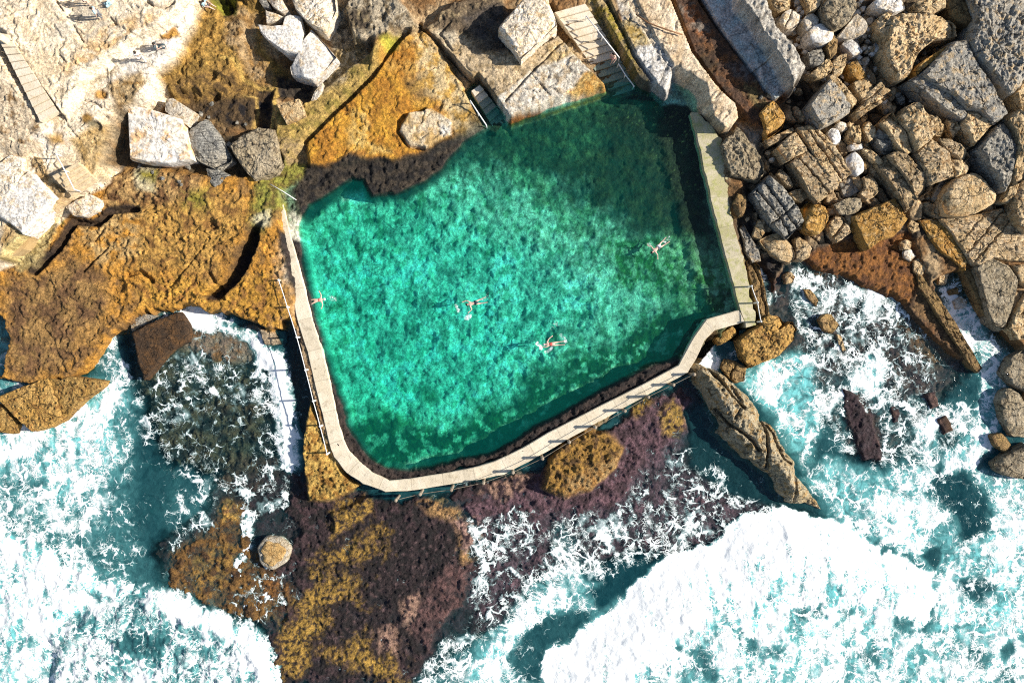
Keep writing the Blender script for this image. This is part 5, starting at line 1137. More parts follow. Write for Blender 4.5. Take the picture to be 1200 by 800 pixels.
rock([(1112, 140), (1120, 140), (1124, 152), (1118, 162), (1112, 152)], 1.2, 'tan', 'narrow tan rock between the knobby rock and the grey slab tip', base=1.7)
rock([(1044, 183), (1051, 179), (1058, 176), (1070, 189), (1082, 202), (1092, 213), (1091, 221), (1084, 226), (1077, 231), (1069, 218), (1060, 204), (1051, 194)], 1.6, 'strata', 'long tan ridge next to the orange square block, its inner row', base=1.3, chisel=.3, rough=.09)
rock([(1029, 192), (1034, 188), (1040, 186), (1050, 200), (1062, 213), (1077, 232), (1071, 238), (1064, 245), (1057, 233), (1048, 219), (1038, 205)], 1.3, 'strata', 'long broken tan ridge next to the orange square block, its outer row', base=1.2, chisel=.35, rough=.12)
rock([(1013, 176), (1018, 172), (1026, 180), (1034, 190), (1030, 194), (1022, 188)], .9, 'tan', 'tan sliver above the long broken ridge', base=1.3)
rock([(1026, 160), (1032, 152), (1042, 160), (1050, 172), (1046, 180), (1036, 178), (1030, 170)], 1.1, 'grey', 'dark grey rock between the slanted fin and the tan sliver', base=1.4, rough=.1)
rock([(1109, 228), (1115, 217), (1122, 210), (1131, 206), (1143, 203), (1150, 208), (1158, 217), (1167, 228), (1166, 236), (1155, 243), (1139, 251), (1126, 251), (1112, 249), (1108, 240)], 1.8, 'tan', 'big smooth rounded tan boulder resting above the striped slab', base=1.1, chisel=.35, bev=.22, rough=.04)
rock([(1093, 232), (1098, 218), (1108, 208), (1114, 212), (1106, 228), (1102, 238)], .7, 'slate', 'dark stone in the shade left of the big smooth boulder', base=1.0)
rock([(1107, 258), (1125, 256), (1143, 254), (1158, 250), (1173, 246), (1186, 260), (1206, 278), (1206, 304), (1180, 303), (1164, 300), (1147, 309), (1139, 304), (1130, 290), (1118, 273)], .9, 'strata', 'broad striped slab under the big smooth boulder', base=.9, chisel=.15, rough=.05, bev=.04, cracks=[(.85, -.6, .05, .3), (.85, .3, .05, .3), (.85, 1.3, .04, .2)], name='rock_slab', cat='rock slab')
rock([(1080, 259), (1092, 256), (1106, 260), (1114, 274), (1122, 287), (1134, 307), (1131, 316), (1115, 303), (1099, 291), (1089, 275)], .8, 'orange', 'reddish tan slab left of the broad striped slab', base=.7, rough=.08)
rock([(1145, 314), (1153, 307), (1162, 302), (1172, 307), (1183, 313), (1193, 328), (1191, 340), (1189, 352), (1184, 370), (1178, 385), (1171, 381), (1164, 376), (1158, 360), (1153, 344), (1149, 328)], 1.2, 'pitted', 'large speckled tan slab near the right edge beside the channel', base=.6, chisel=.15, rough=.06, bev=.05, name='rock_slab', cat='rock slab')
rock([(1130, 318), (1137, 314), (1143, 313), (1149, 328), (1155, 345), (1161, 364), (1165, 381), (1157, 373), (1147, 358), (1138, 338)], .8, 'brown', 'long brown ledge along the channel, left of the speckled slab', base=.3)
rock([(1185, 384), (1192, 364), (1206, 342), (1206, 396), (1194, 396)], 1.1, 'tan', 'tan block cut by the right edge below the speckled slab', base=.6)
rock([(1190, 312), (1206, 310), (1206, 336), (1196, 330)], 1.0, 'tan', 'tan block cut by the right edge beside the speckled slab top', base=.8)
rock([(1078, 322), (1086, 326), (1100, 348), (1116, 372), (1134, 402), (1151, 430), (1147, 434), (1138, 428), (1122, 404), (1104, 378), (1090, 355), (1079, 338)], .8, 'brown', 'long straight brown rib sloping into the sea right of the rust shelf', base=.2, chisel=.15, rough=.06)
rock([(1068, 258), (1076, 262), (1078, 270), (1070, 272), (1064, 266)], .6, 'tan', 'small tan stone right of the orange square block', base=.6, name='stone')
rock([(1056, 284), (1062, 280), (1068, 284), (1066, 292), (1058, 292)], .5, 'tan', 'little tan stone below the orange square block', base=.5, name='stone')
rock([(1060, 294), (1068, 292), (1074, 300), (1068, 306), (1060, 302)], .5, 'pale', 'pale rounded stone beside the rust coloured shelf', base=.4, name='stone')
rock([(1072, 306), (1080, 300), (1086, 312), (1080, 324), (1072, 318)], .6, 'tan', 'tan stone at the head of the narrow channel', base=.3, name='stone')

# small rubble between the boulders: one shape each, copied
STONE = []
for k, mt in enumerate(('pale', 'white', 'tan', 'strata', 'grey', 'pitted')):
    a = np.linspace(0, 2 * math.pi, 9, endpoint=False); r = np.random.RandomState(60 + k).uniform(.62, 1.1, 9)
    me = rock_mesh('rubble_stone', [(math.cos(t) * q * 1.15, math.sin(t) * q * .85) for t, q in zip(a, r)], .9, 700 + k, chisel=.8, bev=.22, rough=.07, rnd=0, sink=.5)
    me.materials.append(M[mt]); STONE.append(me)
zones = [([(905, 5), (1000, -5), (1030, 20), (1040, 60), (1020, 100), (975, 95), (945, 80), (925, 45)], 85, (.22, .5), (0, 0, 1, 1), 'small pale stone in the rubble heap at the top right', 'pale stones of the rubble heap', 2.0),
         ([(885, 110), (960, 100), (1030, 100), (1070, 120), (1100, 200), (1080, 250), (1000, 250), (930, 290), (880, 290), (860, 250), (890, 200)], 60, (.2, .4), (2, 3, 3, 4, 5, 0), 'small weathered stone wedged in the gaps between the large tan boulders', 'stones wedged between the large boulders', 1.2),
         ([(1040, 10), (1190, 0), (1200, 250), (1100, 250), (1060, 180), (1040, 100)], 36, (.25, .5), (2, 3, 4, 4, 5), 'small shaded stone in the gaps of the jointed ridges', 'stones in gaps of the jointed ridges', 1.8),
         ([(255, 100), (150, 195), (215, 230), (285, 215), (300, 160)], 16, (.15, .32), (4,), 'small dark stone below the big pale blocks', 'stones below the big pale blocks', 1.3)]
first = {}
rr = random.Random(11)
def inside(x, y, w):
    c = False
    for (ax, ay), (bx, by) in zip(w, w[1:] + w[:1]):
        if (ay > y) != (by > y) and x < ax + (y - ay) * (bx - ax) / (by - ay): c = not c
    return c
for pts, n, (r0, r1), kinds, label, grp, zz in zones:
    w = [W(x, y, zz) for x, y in pts]; xs = [p[0] for p in w]; ys = [p[1] for p in w]; got = 0; tries = 0; mine = []
    while got < n and tries < 6000:
        tries += 1
        x = rr.uniform(min(xs), max(xs)); y = rr.uniform(min(ys), max(ys)); r = r0 + (r1 - r0) * rr.random() ** 2
        if not inside(x, y, w) or any(inside(x, y, f[2]) for f in FOOT) or any(math.hypot(x - a, y - b) < (r + c) * .72 for a, b, c in mine): continue
        mine.append((x, y, r)); k = rr.choice(kinds)
        if k not in first:
            o = mesh_obj('rubble_stone', STONE[k], None); first[k] = o
        else:
            o = first[k].copy(); COL.objects.link(o)
        o.location = (x, y, zat(x, y) - .05); o.rotation_euler = (rr.uniform(-.25, .25), rr.uniform(-.25, .25), rr.uniform(0, 6.28)); q = r * rr.uniform(.85, 1.15); o.scale = (q, r, r * rr.uniform(.7, 1.1))
        tag(o, label, 'stone', grp); got += 1

# ------------------------------------------------------------------ walkway and wall
def prism(name, outer, inner, ztop, zbot, mat, parent=None, bev=.04, jag=.012):
    """a strip between two edges (same number of photo points), given thickness"""
    bm = bmesh.new()
    o = [W(x, y, ztop) for x, y in outer]; i = [W(x, y, ztop) for x, y in inner]
    def dens(a):
        r = []
        for p, q in zip(a[:-1], a[1:]):
            for k in range(4): r.append((p[0] + (q[0] - p[0]) * k / 4, p[1] + (q[1] - p[1]) * k / 4))
        return r + [a[-1]]
    o, i = dens(o), dens(i); n = len(o)
    rj = random.Random(5)
    o = [(x + rj.gauss(0, jag), y + rj.gauss(0, jag)) for x, y in o]; i = [(x + rj.gauss(0, jag * .4), y + rj.gauss(0, jag * .4)) for x, y in i]
    ot = [bm.verts.new((x, y, ztop + .015 * math.sin(k * 1.7))) for k, (x, y) in enumerate(o)]; it = [bm.verts.new((x, y, ztop + .015 * math.sin(k * 1.7 + 1))) for k, (x, y) in enumerate(i)]
    ob = [bm.verts.new((x, y, zbot)) for x, y in o]; ib = [bm.verts.new((x, y, zbot)) for x, y in i]
    for k in range(n - 1):
        bm.faces.new((ot[k], ot[k + 1], it[k + 1], it[k])); bm.faces.new((ob[k], ib[k], ib[k + 1], ob[k + 1]))
        bm.faces.new((ot[k], ob[k], ob[k + 1], ot[k + 1])); bm.faces.new((it[k], it[k + 1], ib[k + 1], ib[k]))
    bm.faces.new((ot[0], it[0], ib[0], ob[0])); bm.faces.new((ot[-1], ob[-1], ib[-1], it[-1]))
    bmesh.ops.recalc_face_normals(bm, faces=bm.faces)
    es = [e for e in bm.edges if len(e.link_faces) == 2 and e.calc_face_angle(0) > 1.0]
    bmesh.ops.bevel(bm, geom=es, offset=bev, segments=2, affect='EDGES')
    me = bpy.data.meshes.new(name); bm.to_mesh(me); bm.free()
    cl = [((a[0] + b[0]) / 2, (a[1] + b[1]) / 2) for a, b in zip(o, i)]; cum = np.concatenate([[0], np.cumsum([math.dist(a, b) for a, b in zip(cl[:-1], cl[1:])])])
    co_ = np.zeros(len(me.vertices) * 3); me.vertices.foreach_get('co', co_); co_ = co_.reshape(-1, 3)
    best = np.full(len(co_), 1e9); al = np.zeros(len(co_))
    for k in range(len(cl) - 1):
        (ax, ay), (bx, by) = cl[k], cl[k + 1]; ex, ey = bx - ax, by - ay; q = ex * ex + ey * ey + 1e-9
        tt = np.clip(((co_[:, 0] - ax) * ex + (co_[:, 1] - ay) * ey) / q, 0, 1); d = np.hypot(co_[:, 0] - ax - ex * tt, co_[:, 1] - ay - ey * tt)
        al = np.where(d < best, cum[k] + tt * (cum[k + 1] - cum[k]), al); best = np.minimum(d, best)
    at = me.attributes.new('along', 'FLOAT', 'POINT'); at.data.foreach_set('value', (al + .5).astype(np.float32))
    return mesh_obj(name, me, M[mat], parent)

wo = [(317, 238), (318, 252), (323, 275), (333, 310), (341, 340), (349, 378), (360, 412), (370, 455), (380, 495), (385, 518), (391, 535), (406, 554), (425, 566), (452, 576), (477, 575), (530, 567), (560, 562), (590, 556), (630, 535), (672, 511), (720, 484), (762, 461), (806, 436), (816, 420), (826, 398), (838, 387), (873, 377)]
wi = [(331, 236), (333, 246), (338, 268), (348, 305), (357, 338), (366, 376), (377, 410), (386, 447), (397, 498), (402, 515), (409, 529), (421, 541), (435, 553), (456, 563), (478, 561), (528, 553), (554, 548), (578, 541), (612, 525), (642, 507), (700, 477), (752, 451), (795, 428), (802, 415), (813, 395), (828, 374), (866, 363)]
ww = prism('pool_walkway', wo, wi, 1.22, -.9, 'walk')
tag(ww, 'curved pale concrete walkway enclosing the pool on the left and below', 'walkway')
vo = [(819, 131), (834, 148), (846, 163), (852, 188), (854, 210), (853, 228), (858, 258), (866, 285), (872, 306), (877, 335), (882, 360), (888, 382)]
vi = [(810, 131), (815, 150), (819, 170), (824, 195), (829, 215), (834, 238), (841, 265), (848, 292), (854, 314), (861, 340), (867, 362), (874, 384)]
wl = prism('pool_wall', vo, vi, 1.22, -1.6, 'wall', None, .05, .06)
tag(wl, 'mossy green topped concrete wall along the right side of the pool', 'wall')
FOOT += [(0, 0, [W(x, y, 1.2) for x, y in wo + wi[::-1]]), (0, 0, [W(x, y, 1.2) for x, y in vo + vi[::-1]])]

# ------------------------------------------------------------------ tubes, boxes
def tube_bm(bm, pts, r, n=8, r2=None):
    pts = [Vector(p) for p in pts]; rings = []
    for k, p in enumerate(pts):
        d = (pts[min(k + 1, len(pts) - 1)] - pts[max(k - 1, 0)]).normalized()
        a = d.orthogonal().normalized() if abs(d.z) > .95 else d.cross(Vector((0, 0, 1))).normalized()
        b = d.cross(a); rad = r if r2 is None else r + (r2 - r) * k / (len(pts) - 1)
        rings.append([bm.verts.new(p + (a * math.cos(t) + b * math.sin(t)) * rad) for t in (2 * math.pi * i / n for i in range(n))])
    for A_, B_ in zip(rings[:-1], rings[1:]):
        for i in range(n): bm.faces.new((A_[i], A_[(i + 1) % n], B_[(i + 1) % n], B_[i]))
    bm.faces.new(rings[0][::-1]); bm.faces.new(rings[-1])

def bm_obj(name, bm, mat, parent=None, smooth=False):
    bmesh.ops.recalc_face_normals(bm, faces=bm.faces)
    me = bpy.data.meshes.new(name); bm.to_mesh(me); bm.free()
    if smooth: me.polygons.foreach_set('use_smooth', np.ones(len(me.polygons), bool))
    return mesh_obj(name, me, M[mat], parent)

def tube(name, pts, r, mat, parent=None, n=8):
    bm = bmesh.new(); tube_bm(bm, pts, r, n); return bm_obj(name, bm, mat, parent, True)

def railing(name, label, px, ztop, mat, hgt=.95, r=.06, rails=(.9, .5), rr_=.028, rmat='steel', foot=.0):
    """posts at photo points on a level top; rails between them"""
    P = [Vector(W(x, y, ztop) + (ztop,)) for x, y in px]
    root = empty(name, P[0]); tag(root, label, 'railing')
    for p in P:
        bm = bmesh.new(); q = p - P[0]
        g = zat(p.x, p.y) - ztop if foot else -.1
        tube_bm(bm, [q + Vector((0, 0, min(g, -.1))), q + Vector((0, 0, hgt * .5)), q + Vector((0, 0, hgt))], r, 10)
        tube_bm(bm, [q + Vector((0, 0, hgt)), q + Vector((0, 0, hgt + .05)), q + Vector((0, 0, hgt + .09))], r * 1.25, 10, r * .6)
        bm_obj('post', bm, mat, root, False)
    for h in rails:
        pts = []
        for a, b in zip(P[:-1], P[1:]):
            L = (b - a).length
            for k in range(6):
                t = k / 6; sag = -.05 * math.sin(math.pi * t)
                pts.append(a.lerp(b, t) - P[0] + Vector((0, 0, h + sag)))
        pts.append(P[-1] - P[0] + Vector((0, 0, h)))
        tube('rail', pts, rr_, rmat, root)
    return root
railing('pool_railing', 'white post and rail barrier along the left outer edge of the walkway', [(330, 329), (340, 360), (351, 395), (361, 433), (370, 469), (378, 498), (386, 530)], 1.05, 'steel', .9, .075, (.86,), .035, foot=1)
railing('pool_railing', 'post and rail barrier along the lower outer edge of the walkway', [(466, 583), (494, 576), (530, 571), (567, 563), (601, 551), (635, 535), (666, 516), (696, 499), (730, 480), (757, 464), (786, 450), (810, 438)], .98, 'postc', 1.1, .12, (.95,), .02, 'postc', foot=1)
railing('pool_railing', 'short white railing at the lower end of the mossy wall', [(877, 336), (884, 355), (888, 377)], 1.2, 'steel', .9, .07, (.85,), .035)

# ------------------------------------------------------------------ handrails and steps
def handrail(label, px, zs, r=.03, hgt=.85, mat='steel'):
    P = [Vector(W(x, y, z + hgt) + (z,)) for (x, y), z in zip(px, zs)]
    root = empty('handrail', P[0]); tag(root, label, 'handrail')
    tube('rail', [p - P[0] + Vector((0, 0, hgt)) for p in P], r, mat, root)
    for p in (P[0], P[-1]) if len(P) < 3 else P:
        tube('post', [p - P[0] + Vector((0, 0, -.15)), p - P[0] + Vector((0, 0, hgt * .5)), p - P[0] + Vector((0, 0, hgt))], r * .9, mat, root)
    return root
handrail('short white handrail over the green slippery corner at the end of the walkway', [(317, 216), (331, 224), (345, 233)], (1.0, .9, .7))
handrail('white handrail of the small pool steps at the top', [(551, 118), (560, 132), (570, 147)], (1.7, 1.1, .5), .05)
handrail('pale upper handrail of the broad steps, on their right side', [(687, 19), (706, 43), (726, 68)], (2.2, 1.7, 1.0), .045)
handrail('pale lower handrail of the broad steps, reaching into the pool', [(725, 75), (733, 88), (743, 101)], (.9, .5, .1), .05)

def steps(name, label, a0, a1, b0, b1, n, z0, z1, mats, cat='steps'):
    """flight from edge a0-a1 (top) to edge b0-b1 (foot); n treads"""
    A0, A1, B0, B1 = (Vector(W(*p, z) + (0,)) for p, z in ((a0, z0), (a1, z0), (b0, z1), (b1, z1)))
    c = (A0 + A1 + B0 + B1) / 4; root = empty(name, (c.x, c.y, min(z0, z1))); tag(root, label, cat)
    for k in range(n):
        t0, t1 = k / n, (k + 1) / n; z = z0 + (z1 - z0) * (k + .5) / n
        q = [A0.lerp(B0, t0), A1.lerp(B1, t0), A1.lerp(B1, t1 - .004), A0.lerp(B0, t1 - .004)]
        bm = bmesh.new(); zb = min(z0, z1) - .5 - root.location.z
        tp = [bm.verts.new((p.x - c.x, p.y - c.y, z - root.location.z)) for p in q]; bt = [bm.verts.new((p.x - c.x, p.y - c.y, zb)) for p in q]
        bm.faces.new(tp); bm.faces.new(bt[::-1])
        for i in range(4): bm.faces.new((tp[i], bt[i], bt[(i + 1) % 4], tp[(i + 1) % 4]))
        bmesh.ops.bevel(bm, geom=[e for e in bm.edges if all(v in tp for v in e.verts)], offset=.025, segments=2, affect='EDGES')
        bm_obj('step', bm, mats(k), root)
    return root
steps('staircase', 'pale concrete staircase descending the terraces at the left edge', (-6, 38), (9, 40), (47, 143), (68, 131), 12, 5.9, 4.75, lambda k: 'step')
steps('pool_steps', 'small flight of pool steps beside the oval disc of rock', (552, 106), (562, 99), (578, 150), (592, 138), 6, 1.75, .0, lambda k: 'step' if k < 2 else 'wetstep')
steps('pool_steps', 'broad flight of worn steps descending into the shaded top of the pool', (650, 14), (686, 4), (718, 114), (748, 104), 13, 2.45, -.1, lambda k: 'step' if k < 8 else 'wetstep')
steps('timber_steps', 'short timber steps beside the curb on the left', (60, 206), (90, 190), (84, 230), (112, 210), 5, 4.6, 3.7, lambda k: 'timber')
handrail('thin white handrail crossing the timber steps', [(65, 180), (76, 200), (87, 222)], (4.3, 4.1, 3.7), .045)
# newel block at the head of the staircase
bm = bmesh.new(); x, y = W(5, 46, 6.0); bmesh.ops.create_cube(bm, size=1.0)
for v in bm.verts: v.co = Vector((v.co.x * (.5 - .06 * (v.co.z > 0)), v.co.y * (.5 - .06 * (v.co.z > 0)), v.co.z * 1.6))
bmesh.ops.bevel(bm, geom=list(bm.edges), offset=.05, segments=2, affect='EDGES')
o = bm_obj('stone_pillar', bm, 'step'); o.location = (x, y, 5.9); o.rotation_euler = (0, 0, .9); tag(o, 'short square pale pillar at the head of the staircase', 'pillar')

# curb of the old path on the left
cb = prism('stone_curb', [(76, 223), (54, 246), (38, 266), (22, 288), (2, 298)], [(80, 227), (59, 250), (43, 270), (27, 292), (6, 304)], 2.6, 1.0, 'curb', None, .06)
tag(cb, 'low tan stone curb running from the timber steps to the left edge', 'curb')
# rusty pipe over the pale slab
zp = 2.95
pp = [W(745, 17, zp), W(760, 27, zp), W(778, 34, zp), W(800, 41, zp)]
o = tube('rusty_pipe', [(x - pp[0][0], y - pp[0][1], 0.02 * (-1) ** k) for k, (x, y) in enumerate(pp)], .06, 'pipe'); o.location = pp[0] + (zp,)
tag(o, 'thin rusty pipe lying across the tan concrete slab', 'pipe')

# the round plinth awash at the lower left
def lathe(prof, n=48, wob=0.0, seed=0):
    bm = bmesh.new(); rs = np.random.RandomState(seed); rings = []
    for r, z in prof:
        rings.append([bm.verts.new((math.cos(t) * r * (1 + wob * math.sin(3 * t + 1) + wob * .6 * math.sin(7 * t)), math.sin(t) * r * (1 + wob * math.sin(3 * t + 1) + wob * .6 * math.sin(7 * t)), z + (rs.uniform(-1, 1) * wob * .5))) for t in (2 * math.pi * i / n for i in range(n))])
    for A_, B_ in zip(rings[:-1], rings[1:]):
        for i in range(n): bm.faces.new((A_[i], A_[(i + 1) % n], B_[(i + 1) % n], B_[i]))
    bm.faces.new(rings[0][::-1]); bm.faces.new(rings[-1])
    return bm
x, y = W(319.5, 648, .7)
root = empty('stone_plinth', (x, y, -.5)); tag(root, 'round white rimmed stone plinth awash among dark rocks', 'plinth')
bm_obj('base', lathe([(1.42, -.3), (1.36, .6), (1.33, 1.0), (1.25, 1.10), (1.0, 1.12), (.9, 1.1)], 48, .05, 1), 'plinth', root, True)
bm_obj('cap', lathe([(.98, 1.0), (.97, 1.16), (.90, 1.23), (.5, 1.27), (.1, 1.26)], 40, .11, 2), 'plinth_top', root, True)
# stone base of the oval disc is part of the ground

# ------------------------------------------------------------------ people
def skin_figure(name, verts, edges, radii, root_i, mat, parent=None, sub=1):
    me = bpy.data.meshes.new(name); me.from_pydata([tuple(v) for v in verts], edges, []); me.update()
    o = mesh_obj(name, me, mat, parent)
    lay = me.skin_vertices[0].data if me.skin_vertices else None
    md = o.modifiers.new('skin', 'SKIN'); md.use_smooth_shade = True
    if not me.skin_vertices:
        bm = bmesh.new(); bm.from_mesh(me); bm.verts.layers.skin.verify(); bm.to_mesh(me); bm.free()
    for i, d in enumerate(me.skin_vertices[0].data):
        r = radii[i]; d.radius = r if isinstance(r, tuple) else (r, r); d.use_root = i == root_i
    if sub:
        s = o.modifiers.new('subdivision', 'SUBSURF'); s.levels = sub; s.render_levels = sub
    return o

def person(label, pos, frame, pose, clothes, skin='skin', hairmat='hair', group=None):
    """joints are given in a standing frame (x right, y front, z up, metres); frame is the 3x3 matrix to the world"""
    J = {'pelvis': (0, 0, .93), 'waist': (0, .01, 1.10), 'chest': (0, .02, 1.30), 'neck': (0, .0, 1.47), 'head': (0, .03, 1.58), 'crown': (0, .03, 1.70)}
    for s, S in ((-1, 'l'), (1, 'r')):
        J.update({'sh' + S: (.18 * s, 0, 1.41), 'el' + S: (.26 * s, -.02, 1.13), 'wr' + S: (.28 * s, .08, .90), 'hip' + S: (.10 * s, 0, .88), 'kn' + S: (.11 * s, .02, .49), 'an' + S: (.11 * s, -.02, .09), 'toe' + S: (.13 * s, .16, .03)})
    J.update(pose)
    for S, s in (('l', -1), ('r', 1)):
        w_ = Vector(J['wr' + S]); d = (w_ - Vector(J['el' + S])).normalized()
        a = Vector((0, 1, 0)).cross(d); a = a.normalized() if a.length > .2 else Vector((1, 0, 0))
        J['pm' + S] = tuple(w_ + d * .07)
        for k in range(4):
            b = w_ + d * .10 + a * (.03 - .02 * k); J[f'f{k}{S}'] = tuple(b); J[f'g{k}{S}'] = tuple(b + d * (.06, .075, .07, .05)[k] * .6 + Vector((0, .012, 0))); J[f'h{k}{S}'] = tuple(b + d * (.06, .075, .07, .05)[k] + Vector((0, .03, 0)))
        J['t0' + S] = tuple(w_ + d * .05 + a * .045); J['t1' + S] = tuple(w_ + d * .085 + a * .065)
    R = {'pelvis': (.15, .11), 'waist': (.125, .10), 'chest': (.155, .115), 'neck': .055, 'head': .098, 'crown': .075}
    for S in 'lr':
        R.update({'sh' + S: .07, 'el' + S: .042, 'wr' + S: .03, 'hip' + S: .09, 'kn' + S: .058, 'an' + S: .04, 'toe' + S: .035, 'pm' + S: (.034, .018), 't0' + S: .012, 't1' + S: .010})
        for k in range(4): R.update({f'f{k}{S}': .010, f'g{k}{S}': .009, f'h{k}{S}': .008})
    E = [('pelvis', 'waist'), ('waist', 'chest'), ('chest', 'neck'), ('neck', 'head'), ('head', 'crown')]
    for S in 'lr':
        E += [('chest', 'sh' + S), ('sh' + S, 'el' + S), ('el' + S, 'wr' + S), ('wr' + S, 'pm' + S), ('pelvis', 'hip' + S), ('hip' + S, 'kn' + S), ('kn' + S, 'an' + S), ('an' + S, 'toe' + S), ('wr' + S, 't0' + S), ('t0' + S, 't1' + S)]
        for k in range(4): E += [('pm' + S, f'f{k}{S}'), (f'f{k}{S}', f'g{k}{S}'), (f'g{k}{S}', f'h{k}{S}')]
    keys = list(J); ix = {k: i for i, k in enumerate(keys)}
    T = lambda v: frame @ Vector(v)
    o = skin_figure('person', [T(J[k]) for k in keys], [(ix[a], ix[b]) for a, b in E], [R[k] for k in keys], ix['pelvis'], M[skin])
    o.location = pos; tag(o, label, 'person', group)
    # hair cap, and a nose and ears on the head
    h = Vector(J['head']); up = (Vector(J['crown']) - Vector(J['neck'])).normalized()
    bm = bmesh.new(); bmesh.ops.create_uvsphere(bm, u_segments=16, v_segments=10, radius=1.0)
    for v in list(bm.verts):
        if v.co.z < -.55 or (v.co.y > .35 and v.co.z < .25): bm.verts.remove(v)
    for v in bm.verts:
        c = Vector((v.co.x * .108, v.co.y * .122 - .012, v.co.z * .125 + .06)); q = Vector((0, 0, 1)).rotation_difference(up); v.co = T(h + q @ c)
    bm_obj('hair', bm, hairmat, o, True)
    for (nm, vs_, rad, mt) in clothes:
        kk = [k for k in vs_]; ii = {k: i for i, k in enumerate(kk)}
        ee = [(ii[a], ii[b]) for a, b in E if a in ii and b in ii]
        skin_figure(nm, [T(J[k]) for k in kk], ee, [tuple(x + rad for x in R[k]) if isinstance(R[k], tuple) else R[k] + rad for k in kk], 0, M[mt], o)
    return o

def face(ang):            # standing figure turned by ang
    return Matrix.Rotation(ang, 3, 'Z')
def prone(hx, hy, roll=0):     # swimming figure, head towards (hx, hy), face down
    up = Vector((hx, hy, 0)).normalized(); fr = Vector((0, 0, -1)); rt = fr.cross(up)
    m = Matrix((rt, fr, up)).transposed()
    return m
SHIRT = ('waist', 'chest', 'shl', 'shr', 'ell', 'elr'); TORSO = ('pelvis', 'waist', 'chest'); TRUNKS = ('pelvis', 'hipl', 'hipr'); PANTS = ('pelvis', 'hipl', 'hipr', 'knl', 'knr', 'anl', 'anr'); TOP = ('chest', 'waist')
def swim_pos(px, py, m):  # middle of the body floats just at the surface
    x, y = W(px, py, PW); c = m @ Vector((0, 0, 1.0)); return (x - c.x, y - c.y, PW + .03)
legs = lambda a, b: {'knl': (-.11 - a * .5, .06, .49), 'anl': (-.11 - a, -.03, .09), 'toel': (-.12 - a, -.06, -.06), 'knr': (.11 + b * .5, .06, .49), 'anr': (.11 + b, -.03, .09), 'toer': (.12 + b, -.06, -.06)}
m = prone(-1, -.22)
person('swimmer with dark hair and bare pink back, breaststroking left near the pool centre', swim_pos(556, 355, m), m, {**legs(.06, .16), 'ell': (-.46, .03, 1.32), 'wrl': (-.62, .02, 1.58), 'elr': (.34, .02, 1.60), 'wrr': (.30, .02, 1.86)}, [('swimsuit', TRUNKS, .03, 'darkcloth')])
m = prone(-1, -.06)
person('swimmer with a white cap heading left, kicking up a splash in the lower pool', swim_pos(647, 403, m), m, {**legs(.0, .05), 'ell': (-.22, .0, 1.62), 'wrl': (-.16, .03, 1.86), 'elr': (.45, -.05, 1.25), 'wrr': (.62, .0, 1.02)}, [('swimsuit', TORSO, .035, 'redcloth')], 'skinred', 'whitecloth')
m = prone(-.75, -.62)
person('swimmer with dark hair and arms spread, near the right wall of the pool', swim_pos(771, 290, m), m, {**legs(.1, .1), 'ell': (-.44, .03, 1.40), 'wrl': (-.66, .03, 1.56), 'elr': (.44, .03, 1.36), 'wrr': (.62, .03, 1.50)}, [('swimsuit', TRUNKS, .03, 'whitecloth')])
m = prone(1, .16)
person('swimmer in a red top pushing off from the left walkway', swim_pos(371, 352, m), m, {**legs(.02, .2), 'ell': (-.42, .02, 1.44), 'wrl': (-.64, .02, 1.36), 'elr': (.42, .02, 1.44), 'wrr': (.64, .02, 1.34)}, [('swimming_top', TOP, .045, 'redcloth')], 'skin', 'whitecloth')
def stand(px, py, z=None):
    if z is None: x, y, z = U(px, py)
    else: x, y = W(px, py, z)
    return (x, y, z + .01)
walkp = {'knl': (-.11, .14, .50), 'anl': (-.11, .12, .09), 'toel': (-.13, .30, .03), 'knr': (.11, -.05, .50), 'anr': (.11, -.26, .12), 'toer': (.12, -.10, .03)}
person('bare chested bather walking down the broad steps to the pool', stand(717, 72, .95), face(2.2), {**walkp, 'ell': (-.34, .02, 1.16), 'wrl': (-.36, .2, 1.0)}, [('shorts', TRUNKS, .02, 'pinkcloth')])
person('visitor in white and pink clothes standing at the top left, nearest the top edge', stand(106, 6), face(-.8), {}, [('shirt', SHIRT, .02, 'whitecloth'), ('shorts', TRUNKS, .02, 'pinkcloth')], 'skin')
person('visitor in a pale blue top standing just below the white clad one', stand(121, 21), face(1.8), {}, [('shirt', SHIRT, .02, 'bluecloth'), ('trousers', PANTS, .02, 'greycloth')])
person('visitor in white standing on the pale ledge with a long shadow', stand(170, 71), face(.3), walkp, [('shirt', SHIRT, .02, 'whitecloth'), ('trousers', PANTS, .02, 'whitecloth')], 'skin')
sit = {k: (v[0], v[1], v[2] - .72) for k, v in {'pelvis': (0, 0, .90), 'waist': (0, -.04, 1.08), 'chest': (0, -.06, 1.27), 'neck': (0, -.03, 1.44), 'head': (0, .02, 1.54), 'crown': (0, .04, 1.66), 'shl': (-.18, -.05, 1.38), 'shr': (.18, -.05, 1.38), 'ell': (-.27, .02, 1.12), 'elr': (.27, .02, 1.12),
       'wrl': (-.2, .26, 1.08), 'wrr': (.2, .26, 1.08), 'hipl': (-.1, .03, .86), 'hipr': (.1, .03, .86), 'knl': (-.14, .42, 1.02), 'knr': (.14, .42, 1.02), 'anl': (-.12, .60, .80), 'anr': (.12, .60, .80), 'toel': (-.13, .76, .76), 'toer': (.13, .76, .76)}.items()}
person('person in dark clothes sitting on the pale ledge beside the one in white', stand(186, 57), face(-1.4), sit, [('jacket', SHIRT, .03, 'darkcloth'), ('trousers', PANTS, .02, 'darkcloth')])
person('person in pale blue sitting at the outer tip of the ledge on the top edge', stand(241, 5), face(-1.9), sit, [('shirt', SHIRT, .03, 'bluecloth'), ('shorts', TRUNKS, .03, 'darkcloth')])
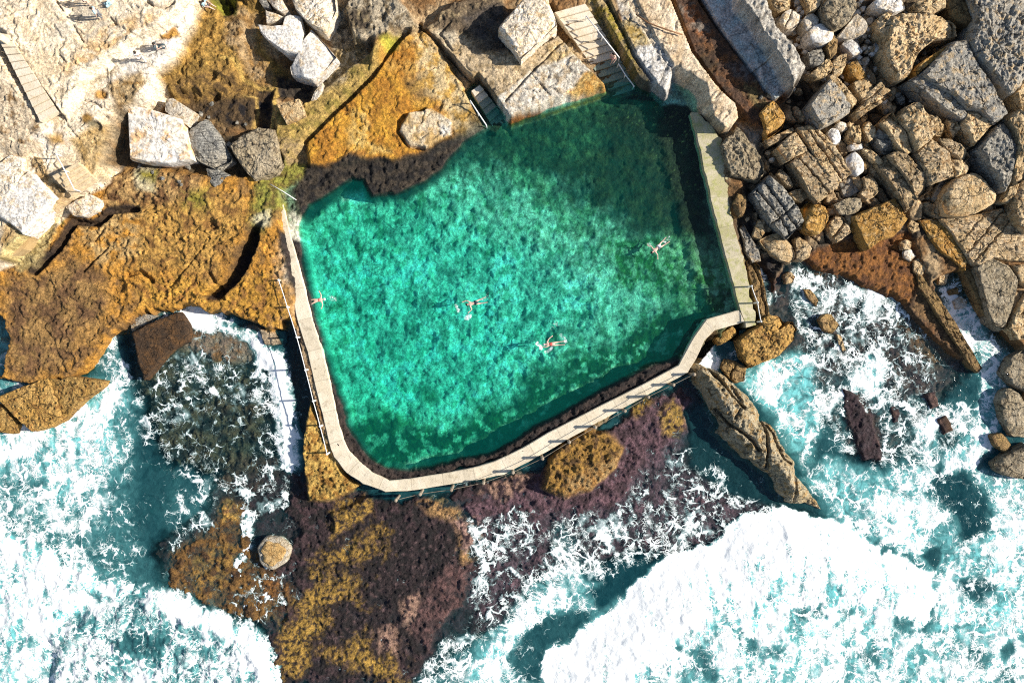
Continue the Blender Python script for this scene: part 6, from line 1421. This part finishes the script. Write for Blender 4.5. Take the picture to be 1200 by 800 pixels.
# folded towel by the sitting person
def soft_box(name, label, cat, px, py, size, mat, rz, seed):
    x, y, z = U(px, py); bm = bmesh.new(); bmesh.ops.create_grid(bm, x_segments=12, y_segments=12, size=.5)
    r = bmesh.ops.extrude_face_region(bm, geom=list(bm.faces))
    top = {v for v in r['geom'] if isinstance(v, bmesh.types.BMVert)}
    for v in bm.verts:
        e = max(abs(v.co.x), abs(v.co.y)) * 2
        h_ = size[2] * (1 - .5 * e ** 6) * (1 + .4 * math.sin(v.co.x * 9 + seed) * math.cos(v.co.y * 7)) if v in top else 0
        v.co = Vector((v.co.x * size[0] * (1 - .04 * math.sin(seed + v.co.y * 8)), v.co.y * size[1], h_))
    o = bm_obj(name, bm, mat, None, True); o.location = (x, y, z - .02); o.rotation_euler = (0, 0, rz); tag(o, label, cat)
soft_box('towel', 'white towel spread on the ledge right of the sitting person', 'towel', 198, 51, (.75, .5, .10), 'whitecloth', .4, 1)
soft_box('bag', 'pale grey bag lying behind the two visitors at the top left', 'bag', 128, 6, (.5, .35, .28), 'bluecloth', .7, 2)
# ------------------------------------------------------------------ camera, light, view
cam = bpy.data.cameras.new('camera'); co = bpy.data.objects.new('camera', cam); COL.objects.link(co)
co.location = (0, 0, CAM_H); co.rotation_euler = (0, 0, 0)
cam.sensor_width = 36; cam.lens = 36 * CAM_H / (1200 / PXM); cam.clip_end = 2000
SC.camera = co
sd = Vector((SH_DIR[0] * math.cos(SUN_EL), SH_DIR[1] * math.cos(SUN_EL), -math.sin(SUN_EL)))
sl = bpy.data.lights.new('sun', 'SUN'); sl.energy = 5.0; sl.angle = math.radians(.5); sl.color = (1.0, .93, .82)
so = bpy.data.objects.new('sun', sl); COL.objects.link(so); so.rotation_euler = sd.to_track_quat('-Z', 'Y').to_euler()
wd = bpy.data.worlds.new('World'); SC.world = wd; wd.use_nodes = True
wt = wd.node_tree; wt.nodes.clear()
sk = wt.nodes.new('ShaderNodeTexSky'); sk.sky_type = 'NISHITA'; sk.sun_disc = False
sk.sun_elevation = SUN_EL; sk.sun_rotation = math.atan2(-sd.x, -sd.y)
bg = wt.nodes.new('ShaderNodeBackground'); bg.inputs[1].default_value = .08
wo = wt.nodes.new('ShaderNodeOutputWorld'); wt.links.new(sk.outputs[0], bg.inputs[0]); wt.links.new(bg.outputs[0], wo.inputs[0])
vs = SC.view_settings; vs.view_transform = 'Standard'; vs.look = 'None'; vs.gamma = 1; vs.exposure = .76; vs.use_curve_mapping = False
SC.cycles.max_bounces = 6; SC.cycles.transparent_max_bounces = 8; SC.cycles.diffuse_bounces = 2

SC.cycles.use_denoising = False
SC.cycles.filter_width = 1.15
